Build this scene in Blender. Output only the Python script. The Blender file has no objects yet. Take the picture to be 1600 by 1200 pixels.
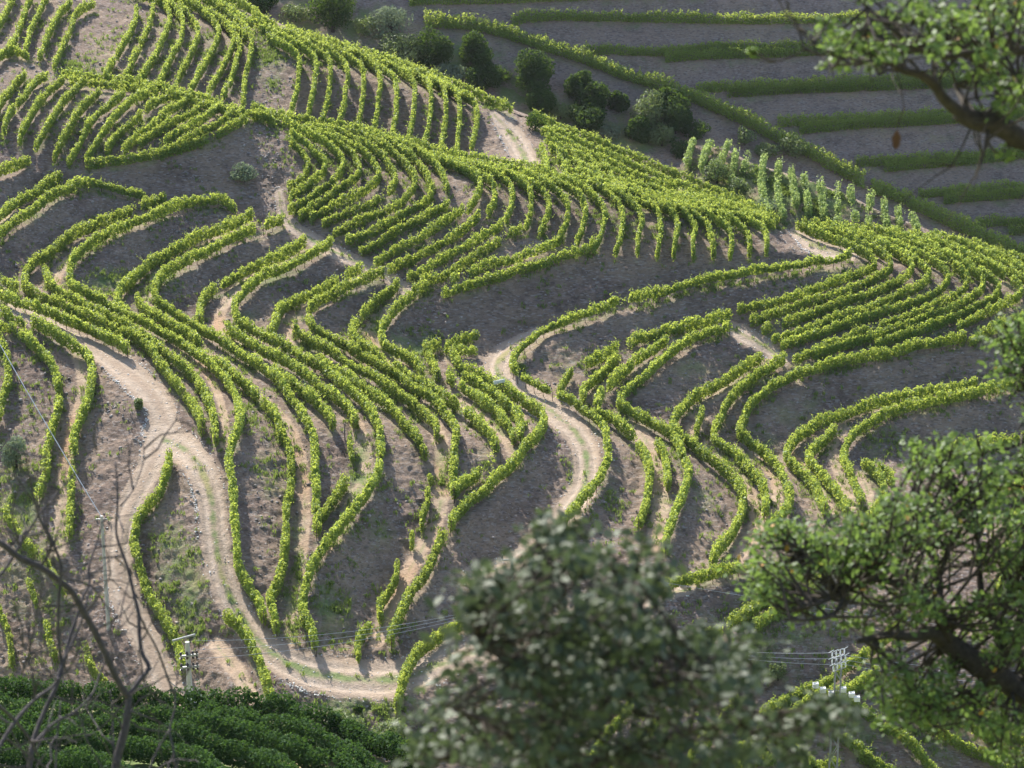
import bpy, math, random
import numpy as np
from mathutils import Vector

random.seed(7)
rng = np.random.default_rng(11)
scene = bpy.context.scene
C = scene.collection

# ------------------------------------------------------------------ camera, sky, sun, exposure
PITCH = math.radians(22.0)
HFOV = math.radians(22.0)
cam_d = bpy.data.cameras.new("camera")
cam = bpy.data.objects.new("camera", cam_d)
C.objects.link(cam)
cam.location = (0, 0, 0)
cam.rotation_euler = (math.pi / 2 - PITCH, 0, 0)
cam_d.sensor_width = 36.0
cam_d.lens = 18.0 / math.tan(HFOV / 2)
cam_d.clip_start = 0.5
cam_d.clip_end = 12000
cam_d.dof.use_dof = True
cam_d.dof.focus_distance = 250.0
cam_d.dof.aperture_fstop = 4.8
scene.camera = cam

SUN_EL = math.radians(36.0)
SUN_TO = Vector((-0.42, 1.0, 0)).normalized()          # towards the sun: ahead and to the left
world = bpy.data.worlds.new("World")
scene.world = world
world.use_nodes = True
wn = world.node_tree.nodes
wl = world.node_tree.links
wn.clear()
sky = wn.new("ShaderNodeTexSky")
sky.sky_type = 'NISHITA'
sky.sun_disc = False
sky.sun_elevation = SUN_EL
sky.sun_rotation = math.atan2(SUN_TO.x, SUN_TO.y)
sky.air_density = 1.0
sky.dust_density = 1.5
bg = wn.new("ShaderNodeBackground")
bg.inputs["Strength"].default_value = 0.15
wo = wn.new("ShaderNodeOutputWorld")
wl.new(sky.outputs[0], bg.inputs[0])
wl.new(bg.outputs[0], wo.inputs[0])

sun_d = bpy.data.lights.new("sun", 'SUN')
sun_d.energy = 5.0
sun_d.angle = math.radians(0.5)
sun_d.color = (1.0, 0.95, 0.86)
sun = bpy.data.objects.new("sun", sun_d)
C.objects.link(sun)
sd = Vector((SUN_TO.x * math.cos(SUN_EL), SUN_TO.y * math.cos(SUN_EL), math.sin(SUN_EL)))
sun.rotation_euler = sd.to_track_quat('Z', 'Y').to_euler()
sun.location = (-60, 200, 120)

scene.view_settings.view_transform = 'Standard'
scene.view_settings.look = 'None'
scene.view_settings.exposure = 1.0
scene.view_settings.gamma = 1.0
scene.view_settings.use_curve_mapping = False
HAZE = .00003
scene.cycles.max_bounces = 6
scene.cycles.diffuse_bounces = 3
scene.cycles.transmission_bounces = 3
scene.cycles.use_denoising = True

# ------------------------------------------------------------------ survey frame: 1600 x 1200 picture of the slope
F = 800.0 / math.tan(HFOV / 2)
SP, CP = math.sin(PITCH), math.cos(PITCH)

def ray(u, v):
    cx = (np.asarray(u, float) - 800.0) / F
    cy = (600.0 - np.asarray(v, float)) / F
    return np.stack([cx, CP + cy * SP, -SP + cy * CP], -1)

def pl(s):
    return np.array([[float(t) for t in p.split(",")] for p in s.split()])

def at(u, v, dist):
    d = ray(u, v)
    return d / np.linalg.norm(d) * dist

def smooth(p, step=6.0):
    """Catmull-Rom through the points, resampled every `step`."""
    p = np.asarray(p, float)
    if len(p) > 2:
        q = np.vstack([2 * p[0] - p[1], p, 2 * p[-1] - p[-2]])
        out = []
        for i in range(1, len(q) - 2):
            a, b, c, d = q[i - 1], q[i], q[i + 1], q[i + 2]
            for t in np.linspace(0, 1, 8, endpoint=False):
                out.append(0.5 * ((2 * b) + (c - a) * t + (2 * a - 5 * b + 4 * c - d) * t * t + (3 * b - a - 3 * c + d) * t ** 3))
        out.append(q[-2])
        p = np.array(out)
    return resample(p, step)

def resample(p, step):
    seg = np.linalg.norm(np.diff(p, axis=0), axis=1)
    s = np.concatenate([[0], np.cumsum(seg)])
    n = max(2, int(s[-1] / step) + 1)
    t = np.linspace(0, s[-1], n)
    return np.stack([np.interp(t, s, p[:, k]) for k in range(p.shape[1])], -1)

def inpoly(P, x, y):
    r = np.zeros(np.shape(x), bool)
    n = len(P)
    for i in range(n):
        x1, y1 = P[i]
        x2, y2 = P[(i + 1) % n]
        c = ((y1 > y) != (y2 > y)) & (x < (x2 - x1) * (y - y1) / (y2 - y1 + 1e-12) + x1)
        r ^= c
    return r

# ------------------------------------------------------------------ the rows of vines, as surveyed (foliage centre lines)
ROWS = []      # dicts: pts, label, group, kind ('T' terrace, 'B' slope block), sheet, options

def R(label, pts, group="vine rows on the hairpin terraces", kind='T', sheet='main', **kw):
    ROWS.append(dict(label=label, pts=pl(pts), group=group, kind=kind, sheet=sheet, **kw))

ORD = ["first", "second", "third", "fourth", "fifth", "sixth", "seventh", "eighth", "ninth", "tenth", "eleventh", "twelfth",
       "thirteenth", "fourteenth", "fifteenth", "sixteenth", "seventeenth", "eighteenth"]

def BLOCK(desc, frm, group, rows, kind='B', sheet='main', **kw):
    for i, r in enumerate(rows):
        R("%s vine row from %s %s" % (ORD[i], frm, desc), r, group, kind, sheet, **kw)

# --- left edge and first two hairpins
R("short vine row on the bare shelf at the left edge, under the fan", "-40,280 0,268 25,260 45,250")
R("vine row on the inner side of the topmost left terrace, above the curved row", "-40,360 0,338 28,316 57,301 85,283 97,278")
R("curved vine row capping the topmost left terrace, bending over at its right end", "-40,400 0,370 17,353 51,331 85,305 113,294 142,287 170,291 198,300 227,307", stems=1)
R("vine row on the inner side of the leftmost hairpin, bending round above its tan path",
  "258,307 227,321 181,338 142,355 108,373 72,400 57,408 46,420 40,433 40,448 50,457 72,468 90,475 108,483 128,492 150,501 172,513 200,521 222,536 239,551 247,567 260,582 275,600 287,615 306,640 317,670")
R("vine row starting amid the leftmost hairpin's path and running down beside the road",
  "72,423 76,438 84,451 98,460 117,468 135,480 158,490 172,498 205,514 239,537 260,554 278,567 297,584 312,602 326,630 335,660 338,688")
R("long vine row on the leftmost hairpin's outer edge, then down beside the road fork",
  "368,328 351,317 326,314 298,318 261,328 227,342 184,359 153,376 125,396 112,416 110,438 118,451 135,460 158,472 180,484 200,495 222,503 245,515 267,528 290,542 312,557 327,570 342,584 357,602 370,625 375,645 375,670 363,698 360,727 363,755 366,783 368,812 370,840 373,883 390,920 407,947 412,967", stems=1)
R("short vine row ending left of the leftmost hairpin bend", "-40,410 0,433 15,445 28,453")
R("vine row ending in bare trunks above the wide part of the road", "-40,445 -10,460 12,466 28,474 45,477 63,484 84,493 105,502 127,510 150,521 172,532 200,547", stems=1)
# --- second hairpin
R("vine row on the inner side of the second hairpin from the left", "394,336 354,356 312,370 269,393 235,413 210,436 190,453 184,467 190,479 200,489")
R("short vine row starting in the second hairpin's path and ending at a grassy gap", "215,470 225,482 242,492 260,504 278,515 297,524 315,540")
R("vine row from the grassy gap down the left side of the grassy spur path",
  "335,564 350,572 365,588 387,605 410,627 425,642 436,664 440,679 452,700 457,730 455,765 449,790 448,812 448,840 443,883 433,913 423,933 427,957 433,983")
R("vine row on the second hairpin's outer edge, then down right of the grassy spur path",
  "442,345 411,356 383,365 340,385 298,407 261,427 249,440 243,455 245,470 257,480 278,494 297,506 317,518 342,532 365,546 387,560 410,575 430,591 444,607 458,627 470,643 481,662 490,682 493,703 493,730 494,760 494,787 493,800", stems=1)
# --- third hairpin
R("vine row on the inner side of the third hairpin from the left", "477,379 443,399 411,413 383,424 354,441 326,458 315,481 312,503")
R("vine row between the second and third hairpins that stops halfway down the spur", "430,580 440,588 455,598 470,610 489,625 507,642 519,656 520,664")
R("vine row from the mouth of the third hairpin's tan path, ending above the lone post", "355,515 380,528 398,540 417,552 440,562 462,574 482,588 500,603 522,620 542,637 554,654 552,662")
R("longest vine row on the spur, round its nose and down to the bottom road",
  "518,379 485,399 443,421 411,433 388,453 371,472 368,488 375,505 395,516 410,526 432,535 455,546 470,558 492,570 507,577 522,592 538,605 557,620 572,635 583,650 590,668 594,685 596,705 594,728 588,747 575,768 557,793 540,815 523,837 497,867 480,910 473,950 483,980 493,1010", stems=1)
R("short slanting vine row on the spur left of the long row round the nose", "541,754 530,770 518,785 505,805 497,815 495,832")
R("tiny straggling vine row below the lone post on the spur", "546,686 548,700 551,715", kind='B')
# --- fourth hairpin
R("vine row on the inner side of the fourth hairpin from the left", "565,421 550,428 535,436 512,450 490,458 467,469 450,476 437,488 432,502 428,514 420,522")
R("vine row from the fourth hairpin's green path to the pale dirt patch",
  "460,516 478,530 497,540 517,550 530,560 547,570 568,581 587,591 602,603 622,617 640,629 655,642 670,656 682,670 682,682", stems=1)
R("thin vine row under the fourth hairpin with a ragged lower end on the slaty bank",
  "498,566 520,578 542,588 562,605 583,618 601,629 616,644 630,660 646,676 657,694 665,710")
R("vine row on the fourth hairpin's outer edge, then down right of the pale dirt patch",
  "600,428 587,430 565,439 542,449 520,461 497,473 485,485 484,502 490,514 508,524 527,535 542,544 557,553 580,564 598,575 617,585 634,597 647,609 667,620 682,630 695,647 707,662 713,677 710,700 709,724 708,747 710,772", stems=1)
R("short slanting vine row beside the lower end of the pale dirt patch", "710,772 722,757 737,748 749,738")
# --- fifth hairpin
R("long vine row on the inner side of the fifth hairpin from the left",
  "622,445 613,455 599,463 586,475 572,488 559,503 551,515 554,529 569,543 584,555 601,566 622,576 640,587 655,596 670,605 682,615 700,626 719,638 737,651 752,665 762,677 772,690 775,700")
R("vine row on the outer edge of the fifth hairpin under the scree slope", "668,447 649,455 627,475 610,495 598,515 598,530 605,541 625,553 644,563 657,578 659,585")
R("stubby clump of vine row right of the fifth hairpin's lower end", "668,545 672,558 678,572 685,588")
R("tiny vine row against the scree left of the small dark hedge", "662,543 675,540 687,536", kind='B')
R("small dark vine row under the big bank left of the rutted track", "746,522 724,530 703,536 698,545", kind='B')
R("tiny vine row just in front of the small dark vine row", "743,546 724,547 710,545", kind='B')
R("vine row passing below the little white sign and ending twice-stepped near the spur tip",
  "703,584 707,597 722,605 742,618 760,632 775,642 784,656 799,672 803,686")
R("vine row between the little white sign and the path end", "724,588 742,597 757,609 775,618 790,632 805,644 812,656 814,668 813,684")
R("vine row left of the rutted track, turning back above the long brown bank",
  "706,550 715,567 727,576 745,583 767,596 781,603 790,608 805,620 820,628 835,640 847,650 849,664 837,683 822,698 809,717 794,732 776,745 762,762 738,779 723,794 710,809 704,824")
R("vine row on the lower edge of the brown bank, running down to the bottom road", "693,835 680,867 663,900 640,930 627,960 613,993 612,1005", stems=1)
R("pair of vines on bare stakes beside the spur tip row", "763,722 773,714", kind='B')
R("single small vine in the middle of the pale dirt patch's edge", "671,742 673,748", kind='B', hs=.7)
R("short leaning vine row at the foot of the pale dirt patch", "669,771 667,788 661,809 659,824", kind='B')
R("single vine on a stake on the dark slaty bank", "644,840 644,852", kind='B')
R("short vine row on the grassy strip above the bottom road", "620,883 617,910 603,933 593,950 595,965", kind='B')
R("last short vine row before the bottom road's bend", "577,977 560,1000 560,1025", kind='B')
# --- left below the road
R("vine row on the upper edge of the tan path left of the road fork", "52,502 72,514 93,527 114,541 132,551 141,562 145,582 142,613 133,642 122,667 116,693 119,715")
R("shorter vine row continuing the path edge left of the concrete pole", "113,738 113,769 110,806 110,834")
R("vine row on the lower edge of the tan path left of the road fork", "34,523 45,532 57,544 69,554 82,571 91,596 94,628 88,653 82,676 74,704 74,727 71,749 62,772")
R("vine row at the left edge beside the pale wire", "0,528 6,545 12,562 14,591 8,619 0,647 -8,670")
R("short vine row on the left edge above the start of the wire", "-40,505 0,510 25,514", kind='B')
R("tiny vine row on the left edge above the dirt road's start", "5,484 20,496 38,505", kind='B')
R("vine row behind the bare twigs at far left", "10,800 20,820 43,850 53,863", kind='B')
R("small vine clump behind the thick bare bough", "48,912 57,943", kind='B')
R("vine row crossing behind the bare boughs", "67,867 83,897 100,923", kind='B')
R("vine row under the fork of the bare boughs", "73,973 80,1000 87,1027", kind='B')
R("bright vine row between the bare trunk and the dark vineyard", "133,1007 143,1040 163,1063", kind='B')
R("vine row at the lower left edge", "0,950 13,987 20,1033", kind='B')
R("vine row between the two branches of the road, down to the transformer pole",
  "266,712 263,735 255,761 246,775 227,795 215,817 211,845 213,860 220,887 230,920 247,950 263,980 280,1013 287,1047")
R("vine row slanting down beside the bottom road's inner bend", "353,963 377,983 397,1017 410,1047 420,1077 430,1097")
R("vine row on the right edge of the wide bottom road, climbing behind the grey oak", "743,963 710,980 680,1000 653,1020 637,1043 630,1067 622,1093 620,1107")
# --- great bowl at right
R("longest vine row, on bare trunks along the rutted track and round the whole bowl",
  "1328,399 1309,407 1292,410 1272,410 1255,416 1229,419 1195,424 1173,427 1150,432 1120,436 1083,444 1041,458 1004,467 964,475 933,487 905,495 879,506 848,518 826,535 812,549 802,563 803,578 814,590 837,602 857,611 879,622 899,633 925,653 942,667 947,687 950,710 945,732 928,761 913,780 890,808 875,828 863,843",
  stems=2, group="vine rows in the bowl at right")
GB = "vine rows in the bowl at right"
R("tiny vine row joining the longest row at the bowl's lower left", "893,579 882,596 874,612", GB, kind='B')
R("short vine row alone below the bank in the bowl", "964,548 942,557 916,568", GB)
R("dark vine row on the inner side of the bowl's first terrace", "1140,492 1098,504 1061,512 1027,521 998,529 984,538", GB)
R("short vine row left of the two rows with bare trunks in the bowl", "964,562 947,577 928,594 913,608 912,622", GB)
R("middle vine row of the bowl's first terrace", "1041,531 1021,545 998,560 976,579 956,599 936,619 932,633", GB)
R("vine row on the outer edge of the bowl's first terrace, bending down to the oak",
  "1140,511 1117,517 1083,528 1061,543 1035,562 1010,585 990,599 973,619 967,633 981,642 1004,653 1027,667 1049,681 1064,704 1072,724 1075,741 1069,766 1058,795 1049,820 1043,840 1040,857", GB, stems=1)
R("vine row branching off the bowl's longest row and curving down to the oak",
  "930,644 944,648 959,656 981,676 998,695 1010,721 1015,744 1012,769 1007,795 998,817", GB)
R("short vine row standing alone on the tan path in the bowl", "1027,693 1038,710 1041,732 1044,760", GB)
R("vine row on the inner side of the bowl's second terrace, passing the slaty bank",
  "1188,559 1163,574 1137,591 1109,608 1086,619 1066,639 1052,660 1055,676 1083,695 1106,715 1132,735 1149,755 1160,778 1160,800 1151,820 1143,837 1123,860 1113,877", GB)
R("vine row on the middle of the bowl's second terrace, ending on the tan path",
  "1225,559 1202,574 1180,588 1157,605 1140,625 1129,647 1117,670 1117,687 1140,701 1160,721 1177,741 1191,761 1197,783 1194,802", GB)
R("lone stub of vines on the bare path of the second terrace", "1097,640 1092,659 1086,673", GB, kind='B')
R("vine row under the big right-hand block, turning down the outer edge of the second terrace",
  "1507,527 1476,534 1433,540 1405,550 1365,557 1334,562 1303,568 1272,577 1241,588 1212,602 1187,619 1170,636 1161,659 1155,680 1173,694 1193,710 1212,727 1224,747 1232,772 1232,792 1221,806 1207,822", GB, stems=1)
R("dark vine row under the rock face, then along the third terrace's inner side",
  "1525,600 1462,610 1419,619 1382,627 1348,636 1320,647 1292,656 1269,667 1249,681 1232,701 1229,715 1246,732 1263,749 1277,772 1289,797", GB)
R("vine row on the outer edge of the third terrace, bright along its top",
  "1640,590 1589,599 1547,608 1504,619 1462,627 1419,636 1391,644 1362,659 1343,670 1326,687 1317,710 1320,727 1331,747 1340,769 1345,786", GB, stems=1)
R("vine row in the middle of the third terrace's two tan paths", "1303,670 1289,687 1269,704 1263,718 1277,735 1292,752 1306,769 1320,792 1323,803", GB)
R("short curved vine row at the end of the third terrace above the oak", "1348,724 1360,732 1377,749 1380,769 1371,792 1357,809", GB)
R("stub of dark vines beside the short curved row", "1372,730 1386,739 1394,752", GB, kind='B')
R("vine row right of the oak's top, under the plain brown bank", "1640,678 1600,684 1575,687 1547,693 1518,696 1484,701", GB)
R("dark vine row at the right edge behind the oak", "1640,748 1600,755 1575,764 1550,775", GB)
R("vine row along the rim above the dark gully, between the two oaks", "1010,918 1033,913 1067,907 1103,900 1133,893 1157,887 1197,890 1243,880 1290,870", GB, stems=1)
GL = "vine rows on the lower slope at right"
R("vine row slanting up under the rim row, left of the power pole", "1085,1010 1113,993 1150,967 1193,940 1223,917 1250,900", GL)
R("vine row slanting up through the oak's lower leaves", "1180,980 1210,957 1250,930 1280,910", GL)
R("vine row passing behind the power pole's insulators", "1190,1115 1210,1103 1243,1083 1277,1075 1310,1050 1343,1025 1370,1007 1403,980", GL)
R("vine row just below the power pole's insulators", "1215,1130 1227,1120 1253,1100 1283,1088 1323,1077 1347,1063 1370,1050", GL)
BLOCK("on the slope under the right oak", "the left", GL, [
    "1150,1170 1200,1150 1240,1165 1290,1215", "1330,1095 1370,1125 1410,1150 1450,1190 1470,1215", "1345,1180 1385,1198 1420,1222", "1400,1090 1440,1125 1490,1155 1540,1180 1590,1210", "1440,1075 1490,1115 1540,1150 1600,1190 1640,1210",
    "1500,1075 1530,1110 1570,1140 1630,1170", "1560,1085 1590,1100 1640,1130"])
BLOCK("low down between the two oaks", "the left", GL, ["905,1210 930,1170 960,1130 985,1100", "950,1215 975,1180 1005,1150", "1060,1215 1080,1180 1100,1150", "1120,1215 1160,1190 1210,1185", "1240,1215 1270,1195 1310,1190", "1320,1150 1350,1175 1385,1215"], kind='B')
R("vine row standing upright behind the right end of the oak's bough", "1590,800 1575,850 1565,900 1550,960", GL, kind='B')
R("vine row at the right edge below the big bough", "1580,1000 1560,1050 1540,1100", GL, kind='B')
R("yellow-green vine row behind the gap between the oaks", "1000,1190 1015,1150 1030,1110 1050,1070", GL, kind='B')
R("vine row low down behind the grey oak's right side", "1100,1190 1110,1150 1130,1120 1150,1090", GL, kind='B')

# --- block in the middle, its rows bent round the nose of the slope
GM = "vine rows of the middle block"
mid = [
    "451,291 468,282 479,274 482,257 474,240 455,222",
    "454,308 485,288 505,271 508,257 494,240 478,222 455,207",
    "452,328 485,311 513,288 528,277 536,257 525,238 505,222 480,209 455,198",
    "468,338 499,319 528,297 550,283 562,271 559,254 550,240 530,225 505,211 475,200",
    "485,342 519,325 553,308 581,291 593,274 585,256 570,240 545,224 515,208 485,198",
    "505,350 536,336 570,322 598,305 615,294 618,280 610,263 596,243 575,228 540,210 505,198",
    "522,365 559,348 598,331 627,319 641,302 649,291 647,277 627,251 600,230 565,212 530,199",
    "542,376 576,365 612,345 647,325 669,311 675,294 664,271 649,251 625,232 590,214 555,201",
    "564,393 598,376 635,353 669,336 700,319",
    "587,410 621,390 655,373 686,353 723,328",
    "607,421 641,407 683,385 717,365 749,339",
    "638,433 672,416 712,393 749,373 785,351",
    "658,441 695,430 732,407 768,385 814,356",
    "706,438 740,424 777,410 806,404 828,395 857,384 880,373",
    "692,458 726,447 768,436 811,421 850,410 885,398 919,387 926,380"]
BLOCK("in the middle block above the earth cut", "the top", GM, mid, drop=10)
R("vine row ending at the little hollow right of the middle block's bent rows", "700,294 689,268 669,248 640,230 605,214", GM, 'B', drop=10)
noses = [
    "732,328 749,302 749,284 730,268 700,256 670,246", "763,336 774,311 771,290 750,272 720,259 690,250", "791,345 800,316 798,293 780,275 750,263 715,253",
    "823,353 831,322 828,299 808,281 775,268 740,258", "845,362 857,336 857,314 842,295 815,279 780,268", "874,373 885,348 888,325 874,303 850,286 815,274",
    "902,379 910,359 916,333 910,314 893,296 862,282 830,274", "927,390 939,367 944,345 942,324 925,303 900,288 865,278",
    "962,396 970,370 973,342 970,325 959,308 933,294 900,284", "996,396 998,367 1003,348 996,327 976,310 945,297 915,288",
    "1027,401 1031,370 1032,347 1024,327 1004,310 975,299 945,292", "1052,401 1055,376 1058,352 1049,333 1027,317 1000,306 970,298",
    "1083,399 1083,376 1085,355 1075,338 1050,323 1020,312", "1114,401 1112,379 1109,361 1097,343 1070,329 1040,318",
    "1140,401 1143,382 1140,364 1126,347 1095,332 1065,322", "1171,396 1171,378 1160,357 1130,340 1100,330", "1197,393 1197,375 1191,357 1165,343 1130,332"]
BLOCK("of those standing on end above the big bank", "the left", "vine rows on end above the big bank", noses, drop=10)
BLOCK("along the ridge over the middle block", "the top", "vine rows along the middle ridge", [
    "395,168 440,181 500,191 560,202 620,217 680,235 740,248 800,257 870,265 940,279 1010,294 1080,309 1150,325 1215,345",
    "400,177 440,190 500,200 560,210 620,226 680,243 740,256 800,266 870,274 940,288 1010,303 1080,318 1150,334 1210,352"], kind='B', drop=9)

# --- upper middle block
ub = ["454,181", "479,187", "505,193", "530,196", "559,198", "584,204", "613,215", "638,221", "664,224", "689,232", "712,238", "737,230"]
ut = ["468,94", "494,96", "516,99", "542,105", "567,111", "593,116", "618,128", "647,133", "672,139", "695,145", "717,156", "743,167"]
L_ = []
for b_, t_ in zip(ub, ut):
    bx, by = map(float, b_.split(",")); tx, ty = map(float, t_.split(","))
    mx, my = (bx + tx) / 2 + 4, (by + ty) / 2
    ex = [(bx, by), (mx, my), (tx, ty), (tx - 18, ty - 18), (tx - 50, ty - 36), (tx - 88, ty - 54)]
    ex = [e for e in ex if e[0] > 398]
    L_.append(" ".join("%.0f,%.0f" % e for e in ex))
BLOCK("in the upright block below the dark round trees", "the left", "vine rows of the upright block", L_, drop=9)
BLOCK("along the crest beside the dark trees", "the top", "vine rows along the upper crest", [
    "395,24 440,42 500,62 560,79 620,99 700,127 760,154 800,172", "400,36 440,52 500,71 560,89 620,108 690,136 740,158"], kind='B', drop=8)
# grazing rows right of the upper track
gz = []
for k in range(6):
    o = k * 16.5
    x0, x1 = 835 + 6 * k, 1205 - 14 * max(0, k - 5)
    xs = np.linspace(x0, x1, 7)
    base = np.interp(xs, [820, 860, 950, 1050, 1130, 1220], [172, 193, 228, 272, 305, 342])
    gz.append(" ".join("%.0f,%.0f" % (x, y + o * np.interp(x, [830, 900, 1000, 1200], [.5, .72, .85, .12])) for x, y in zip(xs, base)))
BLOCK("of the dense rows right of the upper track", "the top", "dense vine rows along the crest", gz, drop=8)
BLOCK("in the small plot right of the upper track", "the left", "vine rows of the small upper plot", [
    "856,268 852,245 846,228", "885,274 878,250 868,232", "912,282 905,258 895,240", "938,288 932,268 920,248", "962,296 955,276 945,258"], drop=8)

# --- upper left blocks
fan = ["-12,190 5,160 25,132 40,118", "6,213 9,193 23,170 40,150 57,128 75,118", "31,224 37,204 51,179 68,153 85,136 100,124", "57,232 68,210 82,187 99,162 113,145 128,130",
       "85,247 96,224 111,201 122,179 142,156 160,138", "108,255 122,232 133,210 150,181 173,164 195,145", "136,247 153,221 170,198 187,176 210,156 232,145",
       "167,235 181,215 201,196 221,179 241,162 262,150", "193,238 215,215 241,196 266,173 290,158", "218,227 247,207 272,190 298,179 315,165",
       "249,227 278,207 306,193 332,176 345,165", "252,241 283,224 317,207 354,184 365,173",
       "136,258 170,252 213,247 249,241 283,232 312,224 346,207 385,184"]
BLOCK("in the fan of rows at upper left", "the left", "vine rows of the upper left fan", fan, drop=9)
BLOCK("along the ridge over the upper left fan", "the top", "vine rows along the upper left ridge", [
    "85,116 120,118 180,124 240,134 290,147 340,160 385,176 430,190", "110,128 160,131 220,139 270,150 320,163 375,180"], kind='B', drop=8)
col = ["164,122 175,100 187,82 210,40 214,15", "196,122 204,105 213,87 235,37 240,12", "218,128 230,108 241,92 264,40 262,15 240,-12", "249,133 258,112 266,96 286,51 282,25 260,0",
       "272,142 280,122 289,105 309,60 304,35 280,10", "298,142 310,120 320,102 343,57 335,35 305,10", "326,147 337,127 346,110 366,68 358,45 330,20",
       "349,150 356,137 362,125 369,100 375,75 368,55 345,30", "380,162 382,143 383,125 394,77 392,58 375,35 340,10"]
BLOCK("in the block over the upper left ridge", "the left", "vine rows of the block over the upper left ridge", col, drop=9)
BLOCK("in the corner at top left", "the left", "vine rows in the top left corner", [
    "-12,55 3,35 20,0 26,-14", "12,85 28,55 40,20 50,-5", "40,80 48,50 62,20 76,-8", "62,90 75,60 92,25 112,2", "85,105 98,75 112,45 120,22 147,5", "-10,100 10,82 30,82 45,88"], drop=9)
BLOCK("falling along the top edge to the crest", "the left", "vine rows at the top edge", [
    "250,-12 300,8 350,33 385,58", "285,-14 340,8 395,38", "325,-14 370,3 405,22", "200,-12 250,3 290,22"], kind='B', drop=8)

# --- right-hand block, arcs round the nose
arcs = [
    "1153,484 1192,475 1235,464 1277,450 1309,438 1343,427 1366,416 1362,403 1345,392 1318,380 1280,366 1245,352",
    "1173,501 1221,487 1263,472 1309,461 1348,444 1377,430 1392,419 1388,405 1370,392 1340,378 1300,364 1255,349",
    "1193,515 1244,498 1292,481 1334,467 1377,453 1405,438 1423,425 1420,410 1398,394 1362,378 1318,363 1272,349",
    "1207,529 1249,518 1306,495 1363,481 1405,461 1433,450 1449,435 1445,418 1420,400 1385,382 1340,366 1292,350",
    "1221,540 1277,521 1334,501 1391,484 1433,470 1462,455 1479,441 1476,424 1450,405 1410,386 1365,368 1320,353",
    "1241,560 1292,540 1348,518 1405,498 1448,484 1484,467 1509,447 1506,430 1480,410 1437,389 1392,370 1345,354",
    "1272,553 1320,538 1377,521 1419,506 1462,490 1500,476 1525,460 1535,448 1530,432 1503,414 1462,393 1415,373 1370,357",
    "1368,538 1419,521 1462,506 1500,489 1535,474 1556,461 1558,446 1533,425 1490,402 1440,379 1395,361",
    "1496,511 1527,494 1561,478 1587,466 1594,450 1568,429 1522,406 1472,384 1422,365",
    "1515,534 1550,514 1590,497 1625,482 1630,463 1603,440 1553,414 1502,391 1452,370",
    "1640,470 1605,430 1555,405 1504,383 1460,366",
    "1640,445 1595,417 1545,396 1495,376", "1640,425 1600,407 1560,393 1520,378"]
BLOCK("in the big block of arcs at right", "the top", "vine rows of the right block of arcs", arcs, drop=10)
pale = ["1072,256 1078,236 1084,219", "1095,263 1102,243 1110,224", "1126,254 1132,238 1138,224", "1143,286 1146,260 1150,232", "1160,272 1164,256 1168,244",
        "1200,338 1193,312 1190,280 1194,247", "1222,340 1216,312 1214,284 1217,258", "1243,322 1239,292 1234,264", "1264,334 1258,302 1255,276",
        "1287,338 1283,308 1280,278", "1309,348 1308,318 1309,288", "1335,344 1331,318 1329,294", "1356,350 1358,328 1360,308", "1385,354 1382,336 1380,319",
        "1407,354 1404,340 1402,328", "1432,358 1428,348 1425,340"]
BLOCK("of the tall pale rows climbing out of the gully", "the left", "pale vine rows out of the gully", pale, drop=6, hs=1.1, pale=1)

# --- far hill
GF = "vine rows on the shaded far terraces"
far = [("vine row along the very top edge of the picture", "640,4 670,2 760,1 850,-3 1000,-8 1100,-12"),
    ("long straight vine row on the topmost far terrace", "800,37 828,29 885,27 1000,29 1150,32 1250,32 1350,30 1640,28"),
    ("dark vine row on the back of the second far terrace", "915,82 960,80 1050,82 1100,76 1250,74 1640,68"),
    ("bright topped vine row on the front of the second far terrace", "1040,92 1100,87 1200,85 1270,81 1350,78 1640,74"),
    ("dark vine row on the back of the third far terrace", "1088,140 1150,137 1250,133 1400,125 1640,117"),
    ("bright topped vine row on the front of the third far terrace", "1137,147 1200,142 1280,139 1440,133 1640,125"),
    ("dark vine row on the back of the fourth far terrace", "1215,193 1300,188 1400,184 1500,178 1640,170"),
    ("bright topped vine row on the front of the fourth far terrace", "1250,203 1320,197 1400,192 1480,188 1640,180"),
    ("dark vine row on the back of the fifth far terrace", "1336,256 1380,253 1500,245 1640,232"),
    ("bright topped vine row on the front of the fifth far terrace", "1382,263 1420,259 1470,255 1540,248 1640,238"),
    ("dark vine row on the back of the sixth far terrace", "1435,304 1500,299 1640,292"),
    ("bright topped vine row on the front of the sixth far terrace", "1475,313 1530,308 1640,301"),
    ("dark vine row on the back of the lowest far terrace", "1525,351 1560,347 1640,343"),
    ("short vine row on the front of the lowest far terrace", "1575,362 1600,359 1640,357")]
for l_, p_ in far:
    R(l_, p_, GF, 'T', 'far', drop=7)
R("long bushy vine row edging the far terraces, slanting down past the gully",
  "664,36 740,42 797,56 850,74 913,94 970,116 1027,133 1069,147 1112,167 1168,193 1219,218 1258,237 1292,257 1326,274 1350,288", GF, 'T', 'far', drop=7, edge=1)
R("lower part of the bushy edging row, after the gap", "1362,295 1405,310 1462,338 1520,364 1600,395 1660,418", GF, 'T', 'far', drop=7, edge=1)

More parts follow.
